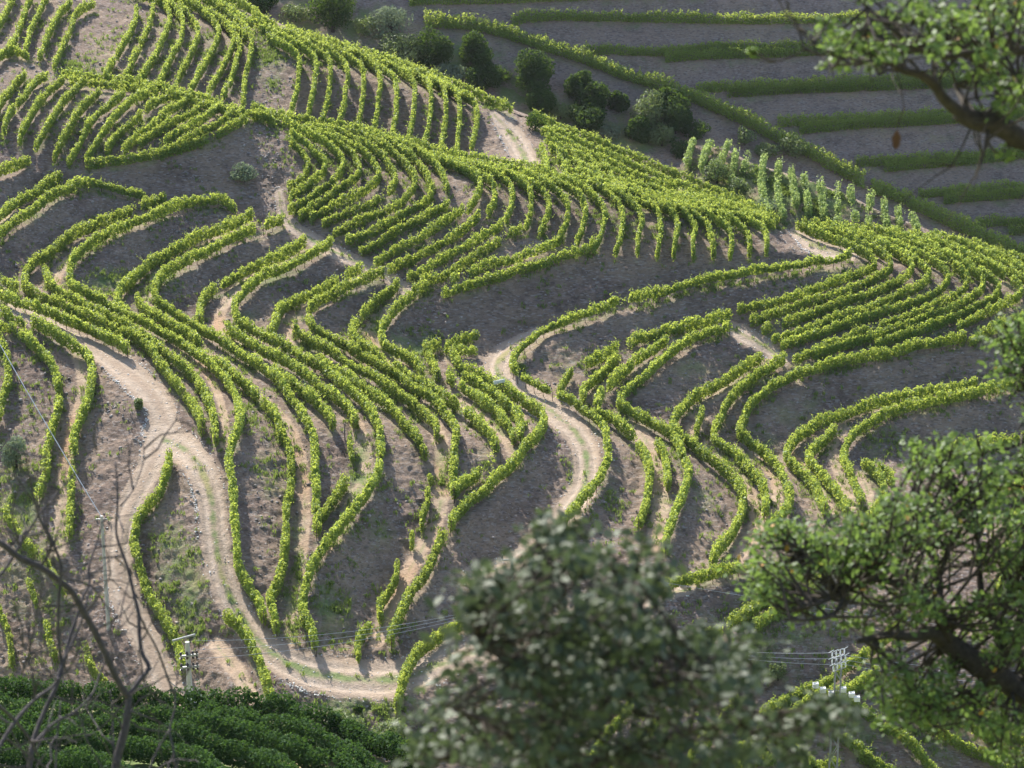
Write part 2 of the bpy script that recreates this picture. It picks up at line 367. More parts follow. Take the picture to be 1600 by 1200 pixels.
# --- shaded vineyard on the near bench
GN = "vine rows of the dark vineyard at lower left"
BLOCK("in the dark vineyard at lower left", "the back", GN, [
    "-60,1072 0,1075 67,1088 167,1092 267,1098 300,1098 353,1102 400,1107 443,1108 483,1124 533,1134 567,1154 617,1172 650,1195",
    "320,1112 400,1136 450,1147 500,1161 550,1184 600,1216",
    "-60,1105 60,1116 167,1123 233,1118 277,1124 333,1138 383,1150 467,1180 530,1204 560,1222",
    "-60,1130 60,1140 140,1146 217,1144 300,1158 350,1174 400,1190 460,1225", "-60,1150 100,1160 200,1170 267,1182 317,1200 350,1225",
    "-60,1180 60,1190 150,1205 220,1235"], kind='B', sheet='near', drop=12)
# ------------------------------------------------------------------ roads, paths and slopes, in the survey frame
ROADS = [  # centre line, full width
    ("20,480 60,497 100,518 150,547 203,585 248,632 260,685", [22, 24, 26, 28, 44, 46, 52]),
    ("252,680 232,735 205,785 186,850 190,915 220,985 250,1050 278,1120 300,1200", [56, 40, 38, 42, 48, 46, 48, 54, 54]),
    ("258,688 300,712 328,770 336,840 350,910 385,975 425,1020 480,1048 550,1060 620,1060 690,1036 760,1010 830,988 920,965 1010,935 1080,920", [56, 50, 46, 46, 48, 48, 48, 58, 64, 62, 54, 50, 44, 36, 26, 16]),
    ("838,520 805,540 778,565 782,588 812,614 860,642 896,672 916,710 912,760 885,800 850,838 800,880 740,900", [18, 28, 38, 40, 40, 40, 42, 44, 44, 40, 34, 34, 34]),
    ("1240,362 1262,376 1292,392 1330,398", [14, 26, 30, 20]),
    ("772,180 795,205 814,235 826,262 836,285", [16, 34, 38, 36, 30]),
    ("436,300 446,342 500,382 560,410 604,430 636,456", [14, 18, 24, 20, 20, 22]),
    ("1128,505 1160,522 1195,540 1222,562", [20, 28, 26, 20]),
]
PATHS = [  # flat tan strips of the terraces: centre line, width
    ("235,333 170,367 120,397 92,425 90,452 120,474", 20), ("380,352 300,396 247,430 229,462 237,486 270,505", 20),
    ("480,398 420,421 372,450 345,488 345,518 370,535", 22), ("575,432 500,464 462,490 450,520 480,545", 20),
    ("645,452 604,482 576,510 583,540 612,563 650,586", 18), ("745,534 715,545 700,560", 16),
    ("330,562 352,585 380,608 412,630 445,660 466,700 474,740 476,790 474,840 468,900 456,960 460,1005", 24),
    ("282,548 320,580 342,620 352,665 350,695", 16), ("530,628 555,662 568,700 570,745 552,790 528,830 505,860", 30),
    ("655,640 682,672 690,705 690,740 688,790 672,835 640,890 612,940 590,1000", 30), ("722,630 762,655 792,690 805,715", 22),
    ("780,620 812,650 826,680", 16), ("118,545 130,590 128,625 112,680 100,740 96,800 92,860", 26),
    ("985,655 1016,700 1032,745 1032,800 1022,850", 34), ("1075,640 1100,660 1080,672", 22), ("1110,692 1150,738 1176,785 1180,830 1150,875", 28),
    ("1180,708 1208,742 1215,785 1200,812", 22), ("1236,712 1272,750 1298,800", 18), ("1318,668 1300,700 1312,740 1330,790", 24), ("1336,735 1356,765 1352,800", 22),
    ("1135,503 1085,518 1030,535 990,565 955,590 930,620", 12), ("1205,562 1160,590 1120,620", 14), ("1500,604 1400,632 1320,655 1270,690", 12),
    ("-20,352 40,330 90,300", 12), ("340,1010 370,1050 392,1090", 34),
]
SLOPES = [  # polygon, rise to the right, rise going away, weight
    ("-400,-200 2000,-200 2000,1400 -400,1400", 0.0, 0.18, .5),
    ("-60,240 440,200 700,460 600,540 430,500 300,490 180,460 30,440 -60,430", -.35, .8, 1),
    ("-60,440 60,470 180,490 300,500 430,530 560,560 640,590 800,640 850,660 780,690 660,690 560,650 440,600 340,670 260,560 150,500 -60,480", -.15, -.12, .6),
    ("340,690 440,670 560,660 620,690 760,700 850,660 800,760 700,850 620,1000 450,990 400,960 360,850", -.75, .6, 1.3),
    ("850,670 905,740 880,800 800,870 700,1000 620,1020 640,960 720,800", -.5, .85, 1.2),
    ("-400,500 0,500 150,560 225,640 230,700 200,760 170,900 250,1100 -400,1100", .35, .8, 1.2),
    ("270,705 310,735 330,900 420,1060 300,1090 230,900 212,800", .5, .75, 1.2),
    ("650,470 880,400 1240,390 1300,400 1000,460 860,510 780,560 640,540", -.2, 1.0, 1.5),
    ("800,560 1000,470 1330,400 1370,420 1150,490 1230,570 1600,500 2000,480 2000,760 1400,720 1330,720 1230,720 1150,680 1050,670 960,630 870,600", -.25, .85, 1),
    ("870,630 960,640 1050,680 1150,690 1230,720 1380,740 1380,800 1290,800 1160,860 1110,850 1060,690 950,660", -.3, -.02, .6),
    ("930,680 1000,720 1010,850 880,850 940,750", -.6, .35, 1), ("1060,700 1150,790 1120,870 1040,880 1070,790", -.6, .35, 1),
    ("900,900 1300,890 1500,1000 1800,1000 1800,1400 600,1400 640,1100 760,990", -.1, .62, 1),
    ("440,330 700,300 930,380 690,470", -.25, .5, 1), ("700,300 830,290 1210,360 1190,400 930,400", -.1, .45, 1),
    ("420,185 1220,335 1210,370 900,310 600,240 430,215", -.12, -.05, .7),
    ("445,90 740,165 750,240 450,185", -.35, .45, 1), ("390,0 800,160 790,185 440,70", -.15, -.1, .7),
    ("835,190 1200,345 880,280", -.2, .0, .7),
    ("-60,200 390,190 250,260 -60,260", -.1, .5, 1), ("60,110 440,185 380,200 150,150", -.1, 0, .7),
    ("1150,480 1370,415 1560,450 1500,530 1240,560", -.2, .55, 1), ("1230,345 1350,300 1640,400 1640,470 1540,440 1370,410", -.2, .02, .7),
    ("1050,205 1430,320 1450,365 1200,350", -.15, .8, 1),
    ("380,190 440,190 440,310 380,300 250,250", -.2, 1.1, 1), ("385,40 460,90 445,180 385,170", -.4, .9, 1),
]
CREST = pl("-400,-110 -200,-90 240,-40 330,-25 390,8 440,28 500,48 560,64 620,84 700,113 760,143 800,160 860,182 950,216 1040,252 1060,245 1085,210 1130,214 1170,236 1215,248 1280,268 1330,287 1380,312 1430,330 1500,362 1600,402 1700,440 1850,500")

CREST[:, 1] += np.interp(CREST[:, 0], [300, 420, 1030, 1060, 1180, 1400, 1700], [4, 13, 13, 17, 20, 24, 12])

def drop_of(v, sheet):
    if sheet == 'near':
        return np.full(np.shape(v), 22.0)
    D = np.interp(v, [0, 200, 560, 900, 1100], [325, 300, 250, 215, 190])
    if sheet == 'far':
        D = D * 1.25
    phi = PITCH - np.arctan((600 - v) / F)
    phi = PITCH + np.arctan((np.asarray(v) - 600) / F)
    return 0.8 * np.cos(phi) * F / D

for r in ROWS:
    p = smooth(r['pts'], 4.0)
    p = p.copy()
    p[:, 1] += drop_of(p[:, 1], r['sheet'])
    r['base'] = p

def dist_to_line(P, W, X, Y):
    """normalised distance (1 = edge) to a poly-line of varying width, and distance in units"""
    best = np.full(X.shape, 1e9)
    for i in range(len(P) - 1):
        ax, ay = P[i]; bx, by = P[i + 1]
        m = 90
        x0, x1 = min(ax, bx) - m, max(ax, bx) + m
        y0, y1 = min(ay, by) - m, max(ay, by) + m
        sel = (X > x0) & (X < x1) & (Y > y0) & (Y < y1)
        if not sel.any():
            continue
        xs, ys = X[sel], Y[sel]
        dx, dy = bx - ax, by - ay
        t = np.clip(((xs - ax) * dx + (ys - ay) * dy) / (dx * dx + dy * dy + 1e-9), 0, 1)
        d = np.hypot(xs - ax - t * dx, ys - ay - t * dy)
        w = (W[i] + (W[i + 1] - W[i]) * t) / 2
        best[sel] = np.minimum(best[sel], d / w)
    return best

def strip(pts, w, X, Y):
    P = smooth(pl(pts), 12.0)
    raw = pl(pts)
    if np.isscalar(w):
        W = np.full(len(P), float(w))
    else:
        s0 = np.concatenate([[0], np.cumsum(np.linalg.norm(np.diff(raw, axis=0), axis=1))])
        s1 = np.linspace(0, s0[-1], len(P))
        W = np.interp(s1, s0, w)
    return dist_to_line(P, W, X, Y)

def plane_grad(a, b, U, V):
    """ln(-z) along the picture for a plane of rise a (right) and b (away)"""
    d = ray(U, V)
    return np.log(-d[..., 2]) - np.log(np.maximum(1e-3, -(d[..., 2] - a * d[..., 0] - b * d[..., 1])))

class Sheet:
    def __init__(s, u0, u1, v0, v1, h):
        s.u0, s.v0, s.h = u0, v0, h
        s.nx = int((u1 - u0) / h) + 1
        s.ny = int((v1 - v0) / h) + 1
        s.U, s.V = np.meshgrid(u0 + h * np.arange(s.nx), v0 + h * np.arange(s.ny))

    def w4(s, u, v):
        x = np.clip((np.asarray(u) - s.u0) / s.h, 0, s.nx - 1.001)
        y = np.clip((np.asarray(v) - s.v0) / s.h, 0, s.ny - 1.001)
        i, j = x.astype(int), y.astype(int)
        fx, fy = x - i, y - j
        k = j * s.nx + i
        idx = np.stack([k, k + 1, k + s.nx, k + s.nx + 1])
        w = np.stack([(1 - fx) * (1 - fy), fx * (1 - fy), (1 - fx) * fy, fx * fy])
        return idx, w

    def solve(s, slopes, flats, rows, x0, base, iters):
        ny, nx = s.ny, s.nx
        gx = np.zeros((ny, nx)); gy = np.zeros((ny, nx)); w = np.full((ny, nx), .3)
        for poly, a, b, wt in slopes:
            m = inpoly(pl(poly), s.U, s.V)
            e = 0.5
            Gx = (plane_grad(a, b, s.U + e, s.V) - plane_grad(a, b, s.U - e, s.V)) / (2 * e) * s.h
            Gy = (plane_grad(a, b, s.U, s.V + e) - plane_grad(a, b, s.U, s.V - e)) / (2 * e) * s.h
            gx[m], gy[m], w[m] = Gx[m], Gy[m], wt * 4
        for m, wt in flats:
            gx[m] *= 0; gy[m] *= 0; w[m] = wt
        # half weights between cells
        wx = np.minimum(w[:, :-1], w[:, 1:]); wy = np.minimum(w[:-1], w[1:])
        tx = 0.5 * (gx[:, :-1] + gx[:, 1:]); ty = 0.5 * (gy[:-1] + gy[1:])
        A, B, Wt = [], [], []
        for p, strong in rows:
            n = len(p)
            q = resample(p, s.h)
            n = len(q)
            ii, ww = s.w4(q[:, 0], q[:, 1])
            for gap, wg in ((1, strong), (6, strong * .15)):
                if n > gap:
                    A.append((ii[:, :-gap], ww[:, :-gap])); B.append((ii[:, gap:], ww[:, gap:])); Wt.append(np.full(n - gap, wg))
        if A:
            ai = np.concatenate([a[0] for a in A], 1); aw = np.concatenate([a[1] for a in A], 1)
            bi = np.concatenate([a[0] for a in B], 1); bw = np.concatenate([a[1] for a in B], 1)
            pw = np.concatenate(Wt)
            fi = np.concatenate([ai, bi]); fw = np.concatenate([aw, -bw])
        an = 2e-5
        N = ny * nx
        def ATA(x):
            X = x.reshape(ny, nx)
            r = an * X
            d = wx * (X[:, 1:] - X[:, :-1]); r[:, 1:] += d; r[:, :-1] -= d
            d = wy * (X[1:] - X[:-1]); r[1:] += d; r[:-1] -= d
            r = r.ravel()
            if A:
                e = (fw * x[fi]).sum(0) * pw
                r = r + np.bincount(fi.ravel(), (fw * e).ravel(), N)
            return r
        rhs = an * base.copy()
        d = wx * tx; rhs[:, 1:] += d; rhs[:, :-1] -= d
        d = wy * ty; rhs[1:] += d; rhs[:-1] -= d
        rhs = rhs.ravel()
        diag = np.full((ny, nx), an)
        diag[:, 1:] += wx; diag[:, :-1] += wx; diag[1:] += wy; diag[:-1] += wy
        diag = diag.ravel()
        if A:
            diag = diag + np.bincount(fi.ravel(), (fw * fw * pw).ravel(), N)
        x = x0.ravel().copy()
        r = rhs - ATA(x); z = r / diag; p = z.copy(); rz = r @ z
        for _ in range(iters):
            Ap = ATA(p); al = rz / (p @ Ap)
            x += al * p; r -= al * Ap; z = r / diag
            rz2 = r @ z; p = z + (rz2 / rz) * p; rz = rz2
        s.L = x.reshape(ny, nx)
        return s

    def Lat(s, u, v):
        i, w = s.w4(u, v)
        return (w * s.L.ravel()[i]).sum(0)

    def P(s, u, v):
        d = ray(u, v)
        t = np.exp(s.Lat(u, v)) / -d[..., 2]
        return d * t[..., None]

def survey(u0, u1, v0, v1, base_fn, slopes, roads, paths, rows, hs, iters):
    x0 = None
    for h, it in zip(hs, iters):
        S = Sheet(u0, u1, v0, v1, h)
        base = base_fn(S.V)
        if x0 is None:
            x = base.copy()
        else:
            x = prev.Lat(S.U.ravel(), S.V.ravel()).reshape(S.U.shape)
        flats = []
        for p, wd in paths:
            flats.append((strip(p, max(wd, 1.5 * h), S.U, S.V) < 1, 12))
        for p, wd in roads:
            flats.append((strip(p, [max(q, 1.5 * h) for q in wd], S.U, S.V) < 1.0, 4))
        rr = []
        for r in rows:
            rr.append((r['base'], 2.0 if r['kind'] == 'T' else 1.0))
            if r['kind'] == 'T' and r['sheet'] == 'main':
                flats.append((dist_to_line(resample(r['base'], 12), np.full(999, 9.0), S.U, S.V) < 1, 4))
        S.solve(slopes, flats, rr, x, base, it)
        prev = S; x0 = 1
    # soften the kinks a little
    L = S.L
    for _ in range(1):
        Lp = np.pad(L, 1, mode='edge')
        L = (4 * L + Lp[:-2, 1:-1] + Lp[2:, 1:-1] + Lp[1:-1, :-2] + Lp[1:-1, 2:]) / 8
    S.L = L
    return S

def base_main(V):
    phi = PITCH + np.arctan((V - 600) / F)
    return np.log(np.interp(V, [-150, 0, 200, 560, 900, 1100, 1350], [80, 82, 85, 92, 96, 97, 98]))

def base_far(V):
    D = np.interp(V, [-160, 40, 250, 480], [440, 405, 375, 350])
    phi = PITCH + np.arctan((V - 600) / F)
    return np.log(D * np.sin(phi))

import time as _t
_t0 = _t.time()
MAIN = survey(-350, 1950, -150, 1350, base_main, SLOPES, ROADS, PATHS, [r for r in ROWS if r['sheet'] == 'main'], (25, 10, 5), (300, 300, 260))
FAR = survey(150, 2000, -150, 560, base_far,
             [("0,-400 2000,-400 2000,800 0,800", -.02, .85, 1), ("300,-160 690,20 1000,110 1350,290 1800,480 1800,600 300,600", -.2, .62, 1)],
             [], [], [r for r in ROWS if r['sheet'] == 'far'], (25, 10), (200, 200))
print("survey solved in %.1f s" % (_t.time() - _t0))

# bench with the dark vineyard and the near hillside
def bench(x, y):
    return -70.5 - .19 * (y - 121) + 0 * x
def to_bench(u, v):
    d = ray(u, v)
    # z = -70.5 - .19 (y - 121)
    t = (-70.5 + .19 * 121) / (d[..., 2] + .19 * d[..., 1])
    return d * t[..., None]
_e = pl("-400,1078 -60,1082 60,1098 170,1104 300,1110 350,1112 430,1124 483,1140 533,1150 567,1170 617,1190 660,1215 720,1250 900,1330 1300,1420 1900,1500")
EDGE = to_bench(_e[:, 0], _e[:, 1])

def near_z(x, y):
    ye = np.interp(x, EDGE[:, 0], EDGE[:, 1])
    z = np.maximum(-2.0 - .62 * y, bench(x, np.minimum(y, ye)))
    return z - .9 * np.maximum(0, y - ye)

def sheet_pos(sheet, u, v):
    if sheet == 'near':
        return to_bench(u, v)
    return (MAIN if sheet == 'main' else FAR).P(u, v)
# ------------------------------------------------------------------ materials
def new_mat(name):
    m = bpy.data.materials.new(name)
    m.use_nodes = True
    nt = m.node_tree
    nt.nodes.clear()
    out = nt.nodes.new("ShaderNodeOutputMaterial")
    return m, nt, out

def N(nt, t, **kw):
    n = nt.nodes.new(t)
    for k, v in kw.items():
        if k in n.inputs:
            n.inputs[k].default_value = v
        else:
            setattr(n, k, v)
    return n

def mixc(nt, fac, a, b):
    n = nt.nodes.new("ShaderNodeMix")
    n.data_type = 'RGBA'
    for sock, val in ((n.inputs[0], fac), (n.inputs[6], a), (n.inputs[7], b)):
        if hasattr(val, "is_output"):
            nt.links.new(val, sock)
        elif isinstance(val, (int, float)):
            sock.default_value = val
        else:
            sock.default_value = (*val, 1)
    return n.outputs[2]

def ramp(nt, src, a, b):
    n = nt.nodes.new("ShaderNodeMapRange")
    n.inputs[1].default_value = a
    n.inputs[2].default_value = b
    nt.links.new(src, n.inputs[0])
    return n.outputs[0]

def noise(nt, vec, scale, detail=4, rough=.6):
    n = nt.nodes.new("ShaderNodeTexNoise")
    n.inputs["Scale"].default_value = scale
    n.inputs["Detail"].default_value = detail
    n.inputs["Roughness"].default_value = rough
    nt.links.new(vec, n.inputs["Vector"])
    return n.outputs["Fac"]

def math_(nt, op, a, b=None):
    n = nt.nodes.new("ShaderNodeMath")
    n.operation = op
    n.use_clamp = False
    for sock, val in ((n.inputs[0], a), (n.inputs[1], b)):
        if val is None:
            continue
        if hasattr(val, "is_output"):
            nt.links.new(val, sock)
        else:
            sock.default_value = val
    return n.outputs[0]

def leaf_mat(name, dark, light, trans, tfac=.4, rough=.5, spec=.35, yellow=None):
    m, nt, out = new_mat(name)
    geo = N(nt, "ShaderNodeNewGeometry")
    rnd = geo.outputs["Random Per Island"]
    tc = N(nt, "ShaderNodeTexCoord")
    big = noise(nt, tc.outputs["Object"], .35, 3)
    oi = N(nt, 'ShaderNodeObjectInfo')
    f = math_(nt, 'ADD', math_(nt, 'MULTIPLY', rnd, .5), math_(nt, 'ADD', math_(nt, 'MULTIPLY', ramp(nt, big, .3, .7), .28), math_(nt, 'MULTIPLY', oi.outputs['Random'], .26)))
    col = mixc(nt, f, dark, light)
    if yellow:
        col = mixc(nt, ramp(nt, rnd, .988, .99), col, yellow)
    p = N(nt, "ShaderNodeBsdfPrincipled")
    p.inputs["Roughness"].default_value = rough
    p.inputs["Specular IOR Level"].default_value = spec
    nt.links.new(col, p.inputs["Base Color"])
    t = N(nt, "ShaderNodeBsdfTranslucent")
    tcol = mixc(nt, f, tuple(c * .75 for c in trans), trans)
    nt.links.new(tcol, t.inputs[0])
    mx = N(nt, "ShaderNodeMixShader")
    mx.inputs[0].default_value = tfac
    nt.links.new(p.outputs[0], mx.inputs[1]); nt.links.new(t.outputs[0], mx.inputs[2])
    nt.links.new(mx.outputs[0], out.inputs[0])
    return m

def plain_mat(name, col, rough=.8, var=.25, scale=6.0, metal=0.0, spec=.3):
    m, nt, out = new_mat(name)
    tc = N(nt, "ShaderNodeTexCoord")
    n = noise(nt, tc.outputs["Object"], scale, 5)
    c = mixc(nt, ramp(nt, n, .3, .7), tuple(x * (1 - var) for x in col), tuple(min(1, x * (1 + var)) for x in col))
    p = N(nt, "ShaderNodeBsdfPrincipled")
    p.inputs["Roughness"].default_value = rough
    p.inputs["Metallic"].default_value = metal
    p.inputs["Specular IOR Level"].default_value = spec
    nt.links.new(c, p.inputs["Base Color"])
    b = N(nt, "ShaderNodeBump")
    b.inputs["Strength"].default_value = .4
    b.inputs["Distance"].default_value = .02
    nt.links.new(n, b.inputs["Height"]); nt.links.new(b.outputs[0], p.inputs["Normal"])
    nt.links.new(p.outputs[0], out.inputs[0])
    return m

def ground_mat(name, bank_a, bank_b, green=1.0):
    """one soil for the whole slope: slate on banks, beaten earth on roads and paths, weeds"""
    m, nt, out = new_mat(name)
    tc = N(nt, "ShaderNodeTexCoord")
    v = tc.outputs["Object"]
    def attr(n):
        a = N(nt, "ShaderNodeAttribute")
        a.attribute_name = n
        return a.outputs["Fac"]
    n1 = noise(nt, v, .12, 5)
    n2 = noise(nt, v, 1.1, 6, .7)
    n3 = noise(nt, v, 5.0, 5, .75)
    # stones stretched along the bedding
    mp = N(nt, "ShaderNodeMapping")
    mp.inputs["Scale"].default_value = (1.2, 2.6, 5.0)
    mp.inputs["Rotation"].default_value = (0, .5, .3)
    nt.links.new(v, mp.inputs[0])
    vo = N(nt, "ShaderNodeTexVoronoi")
    vo.inputs["Scale"].default_value = 2.2
    nt.links.new(mp.outputs[0], vo.inputs["Vector"])
    bank = mixc(nt, ramp(nt, n2, .3, .7), bank_a, bank_b)
    n0 = noise(nt, v, .38, 6, .72)
    bank = mixc(nt, math_(nt, 'MULTIPLY', ramp(nt, n0, .52, .66), .6), bank, (.085, .066, .058))
    bank = mixc(nt, math_(nt, 'MULTIPLY', ramp(nt, n1, .4, .65), .65), bank, (.33, .25, .18))
    sep = N(nt, "ShaderNodeSeparateColor")
    nt.links.new(vo.outputs["Color"], sep.inputs[0])
    bank = mixc(nt, math_(nt, 'MULTIPLY', ramp(nt, sep.outputs[0], .72, .95), .5), bank, (.34, .31, .29))
    bank = mixc(nt, math_(nt, 'MULTIPLY', ramp(nt, sep.outputs[1], .75, .95), .5), bank, (.06, .052, .05))
    # beaten earth
    earth = mixc(nt, ramp(nt, n2, .3, .72), (.34, .245, .17), (.46, .36, .27))
    earth = mixc(nt, ramp(nt, n1, .5, .7), earth, (.42, .27, .17))
    road = mixc(nt, ramp(nt, n2, .35, .75), (.37, .29, .22), (.50, .41, .33))
    road = mixc(nt, math_(nt, 'MULTIPLY', ramp(nt, n3, .58, .75), .5), road, (.62, .57, .52))
    road = mixc(nt, math_(nt, 'MULTIPLY', math_(nt, 'SUBTRACT', 1.0, attr('rut')), .6), road, (.30, .22, .16))
    wob = math_(nt, 'MULTIPLY', math_(nt, 'SUBTRACT', math_(nt, 'ADD', n2, math_(nt, 'MULTIPLY', n3, .6)), .8), 1.25)
    fp = ramp(nt, math_(nt, 'ADD', attr("path"), wob), .3, .7)
    fr = ramp(nt, math_(nt, 'ADD', attr("road"), wob), .35, .65)
    ft = ramp(nt, math_(nt, 'ADD', attr("tread"), wob), .35, .75)
    col = mixc(nt, fp, bank, earth)
    col = mixc(nt, math_(nt, 'MULTIPLY', ft, .18), col, (.33, .25, .185))
    col = mixc(nt, fr, col, road)
    gn = math_(nt, 'ADD', ramp(nt, noise(nt, v, .45, 6, .7), .38, .72), math_(nt, 'MULTIPLY', math_(nt, 'SUBTRACT', n3, .5), .9))
    g = ramp(nt, math_(nt, 'MULTIPLY', attr("grass"), math_(nt, 'ADD', gn, .25)), .22, .75)
    gcol = mixc(nt, n3, (.085, .15, .045), (.20, .26, .09))
    gcol = mixc(nt, ramp(nt, n1, .5, .65), gcol, (.30, .27, .12))
    col = mixc(nt, math_(nt, 'MULTIPLY', g, .85 * green), col, gcol)
    p = N(nt, "ShaderNodeBsdfPrincipled")
    p.inputs["Roughness"].default_value = .95
    p.inputs["Specular IOR Level"].default_value = .12
    nt.links.new(col, p.inputs["Base Color"])
    hgt = math_(nt, 'ADD', math_(nt, 'MULTIPLY', n3, .5), math_(nt, 'ADD', math_(nt, 'MULTIPLY', sep.outputs[0], .5), n2))
    b = N(nt, "ShaderNodeBump")
    b.inputs["Strength"].default_value = .8
    b.inputs["Distance"].default_value = .28
    nt.links.new(hgt, b.inputs["Height"]); nt.links.new(b.outputs[0], p.inputs["Normal"])
    nt.links.new(p.outputs[0], out.inputs[0])
    return m

M = {}
M['soil'] = ground_mat("slate_soil", (.115, .083, .068), (.265, .197, .158))
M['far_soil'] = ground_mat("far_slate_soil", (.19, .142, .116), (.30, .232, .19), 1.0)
M['vine'] = leaf_mat("vine_leaf", (.032, .088, .022), (.20, .30, .075), (.68, .78, .13), .42, .5, .25)
M['vine_pale'] = leaf_mat("pale_vine_leaf", (.10, .18, .06), (.22, .31, .11), (.5, .62, .18), .42, .5, .3)
M['vine_shaded'] = leaf_mat("shaded_vine_leaf", (.013, .042, .014), (.042, .092, .03), (.13, .25, .045), .25, .7, .08)  # shade over the near bench vineyard, put into a darker, less translucent leaf colour
M['wood'] = plain_mat("vine_wood", (.10, .075, .06), .9, .3, 20)
M['post'] = plain_mat("weathered_post", (.16, .13, .11), .9, .3, 14)
M['bark'] = plain_mat("dark_bark", (.055, .045, .038), .95, .35, 30)
M['twig'] = plain_mat("grey_twig_bark", (.075, .065, .07), .85, .3, 30)
M['oak'] = leaf_mat("green_oak_leaf", (.04, .08, .025), (.12, .18, .065), (.25, .38, .08), .38, .55, .3, (.5, .22, .03))
M['holm'] = leaf_mat("grey_oak_leaf", (.04, .062, .035), (.115, .142, .09), (.12, .17, .07), .24, .6, .3)
M['bush'] = leaf_mat("dark_bush_leaf", (.014, .036, .014), (.055, .10, .025), (.16, .26, .03), .32, .75, .08)
M['silver'] = leaf_mat("silver_bush_leaf", (.12, .16, .10), (.24, .29, .19), (.26, .33, .16), .3, .8, .1)
M['pale_bush'] = leaf_mat("pale_bush_leaf", (.09, .13, .05), (.17, .22, .085), (.26, .34, .09), .35, .6, .3)
M['weed'] = leaf_mat("weed_blade", (.08, .15, .04), (.22, .27, .09), (.30, .40, .08), .4, .7, .2)
M['concrete'] = plain_mat("pole_concrete", (.46, .45, .43), .85, .12, 8)
M['steel'] = plain_mat("galvanised_steel", (.30, .31, .32), .6, .1, 12, .3)
M['insulator'] = plain_mat("dark_insulator", (.05, .04, .04), .35, .1, 12)
M['white'] = plain_mat("white_ceramic", (.75, .76, .76), .35, .05, 12)
M['grey_paint'] = plain_mat("grey_paint", (.20, .22, .23), .5, .1, 10)
M['stone'] = plain_mat("loose_slate", (.27, .24, .225), .9, .4, 3)
M['pale_stone'] = plain_mat("pale_stone", (.62, .60, .57), .85, .12, 5)
M['wire'] = plain_mat("bright_wire", (.6, .6, .6), .4, .05, 3, .5)
# ------------------------------------------------------------------ mesh helpers
def mesh_obj(name, verts, faces_flat, per, mat, parent=None, smooth_=False, link=True):
    """faces_flat: int array of vertex indices, `per` corners to a face"""
    me = bpy.data.meshes.new(name)
    verts = np.ascontiguousarray(verts, np.float32)
    n = len(verts)
    ff = np.ascontiguousarray(faces_flat, np.int32).ravel()
    nf = len(ff) // per
    me.vertices.add(n)
    me.vertices.foreach_set("co", verts.ravel())
    me.loops.add(len(ff))
    me.loops.foreach_set("vertex_index", ff)
    me.polygons.add(nf)
    me.polygons.foreach_set("loop_start", np.arange(nf, dtype=np.int32) * per)
    if smooth_:
        me.polygons.foreach_set("use_smooth", np.ones(nf, bool))
    me.update(calc_edges=True)
    if mat:
        me.materials.append(mat)
    o = bpy.data.objects.new(name, me)
    if link:
        C.objects.link(o)
    if parent:
        o.parent = parent
    return o

class MB:
    """collects simple solids (triangles and quads) into one mesh"""
    def __init__(s):
        s.v, s.f = [], []
    def add(s, vs, fs):
        k = len(s.v)
        s.v += [tuple(map(float, p)) for p in vs]
        s.f += [tuple(i + k for i in f) for f in fs]
    def box(s, c, size, axes=None):
        c = np.array(c, float); h = np.array(size, float) / 2
        A = np.eye(3) if axes is None else np.array(axes, float)
        vs = [c + A.T @ (h * np.array([x, y, z])) for x in (-1, 1) for y in (-1, 1) for z in (-1, 1)]
        s.add(vs, [(0, 1, 3, 2), (4, 6, 7, 5), (0, 4, 5, 1), (2, 3, 7, 6), (0, 2, 6, 4), (1, 5, 7, 3)])
    def tube(s, pts, rad, sides=8, cap=True):
        pts = np.asarray(pts, float)
        rad = np.broadcast_to(np.asarray(rad, float), (len(pts),))
        ref = None
        k0 = len(s.v)
        for i, p in enumerate(pts):
            t = pts[min(i + 1, len(pts) - 1)] - pts[max(i - 1, 0)]
            t = t / (np.linalg.norm(t) + 1e-12)
            if ref is None:
                ref = np.array([0, 0, 1.0]) if abs(t[2]) < .8 else np.array([1.0, 0, 0])
            a = ref - t * (ref @ t); a /= np.linalg.norm(a) + 1e-12
            b = np.cross(t, a); ref = a
            for j in range(sides):
                an = 2 * math.pi * j / sides
                s.v.append(tuple(p + rad[i] * (math.cos(an) * a + math.sin(an) * b)))
        for i in range(len(pts) - 1):
            for j in range(sides):
                j2 = (j + 1) % sides
                s.f.append((k0 + i * sides + j, k0 + i * sides + j2, k0 + (i + 1) * sides + j2, k0 + (i + 1) * sides + j))
        if cap:
            s.f.append(tuple(k0 + j for j in reversed(range(sides))))
            s.f.append(tuple(k0 + (len(pts) - 1) * sides + j for j in range(sides)))
    def build(s, name, mat, parent=None, smooth_=False):
        me = bpy.data.meshes.new(name)
        me.from_pydata(s.v, [], s.f)
        me.update()
        if smooth_:
            me.polygons.foreach_set("use_smooth", np.ones(len(me.polygons), bool))
        if mat:
            me.materials.append(mat)
        o = bpy.data.objects.new(name, me)
        C.objects.link(o)
        if parent:
            o.parent = parent
        return o

def tag(o, label=None, cat=None, group=None, kind=None):
    if label: o["label"] = label
    if cat: o["category"] = cat
    if group: o["group"] = group
    if kind: o["kind"] = kind
    return o

def thing(name, label, cat, group=None, loc=(0, 0, 0)):
    o = bpy.data.objects.new(name, None)
    o.empty_display_size = .3
    o.location = loc
    C.objects.link(o)
    return tag(o, label, cat, group)

def settle(root):
    """put an Empty at its base without moving parts built in world space"""
    for ch in root.children:
        ch.location = ch.location - root.location if False else ch.location
    return root

def unit(a):
    return a / (np.linalg.norm(a, axis=-1, keepdims=True) + 1e-12)

KITE = np.array([[0, 0], [-.42, .38], [0, 1.0], [.42, .38]])
OVAL = np.array([[0, 0], [-.26, .25], [-.26, .62], [0, 1.0], [.26, .62], [.26, .25]])

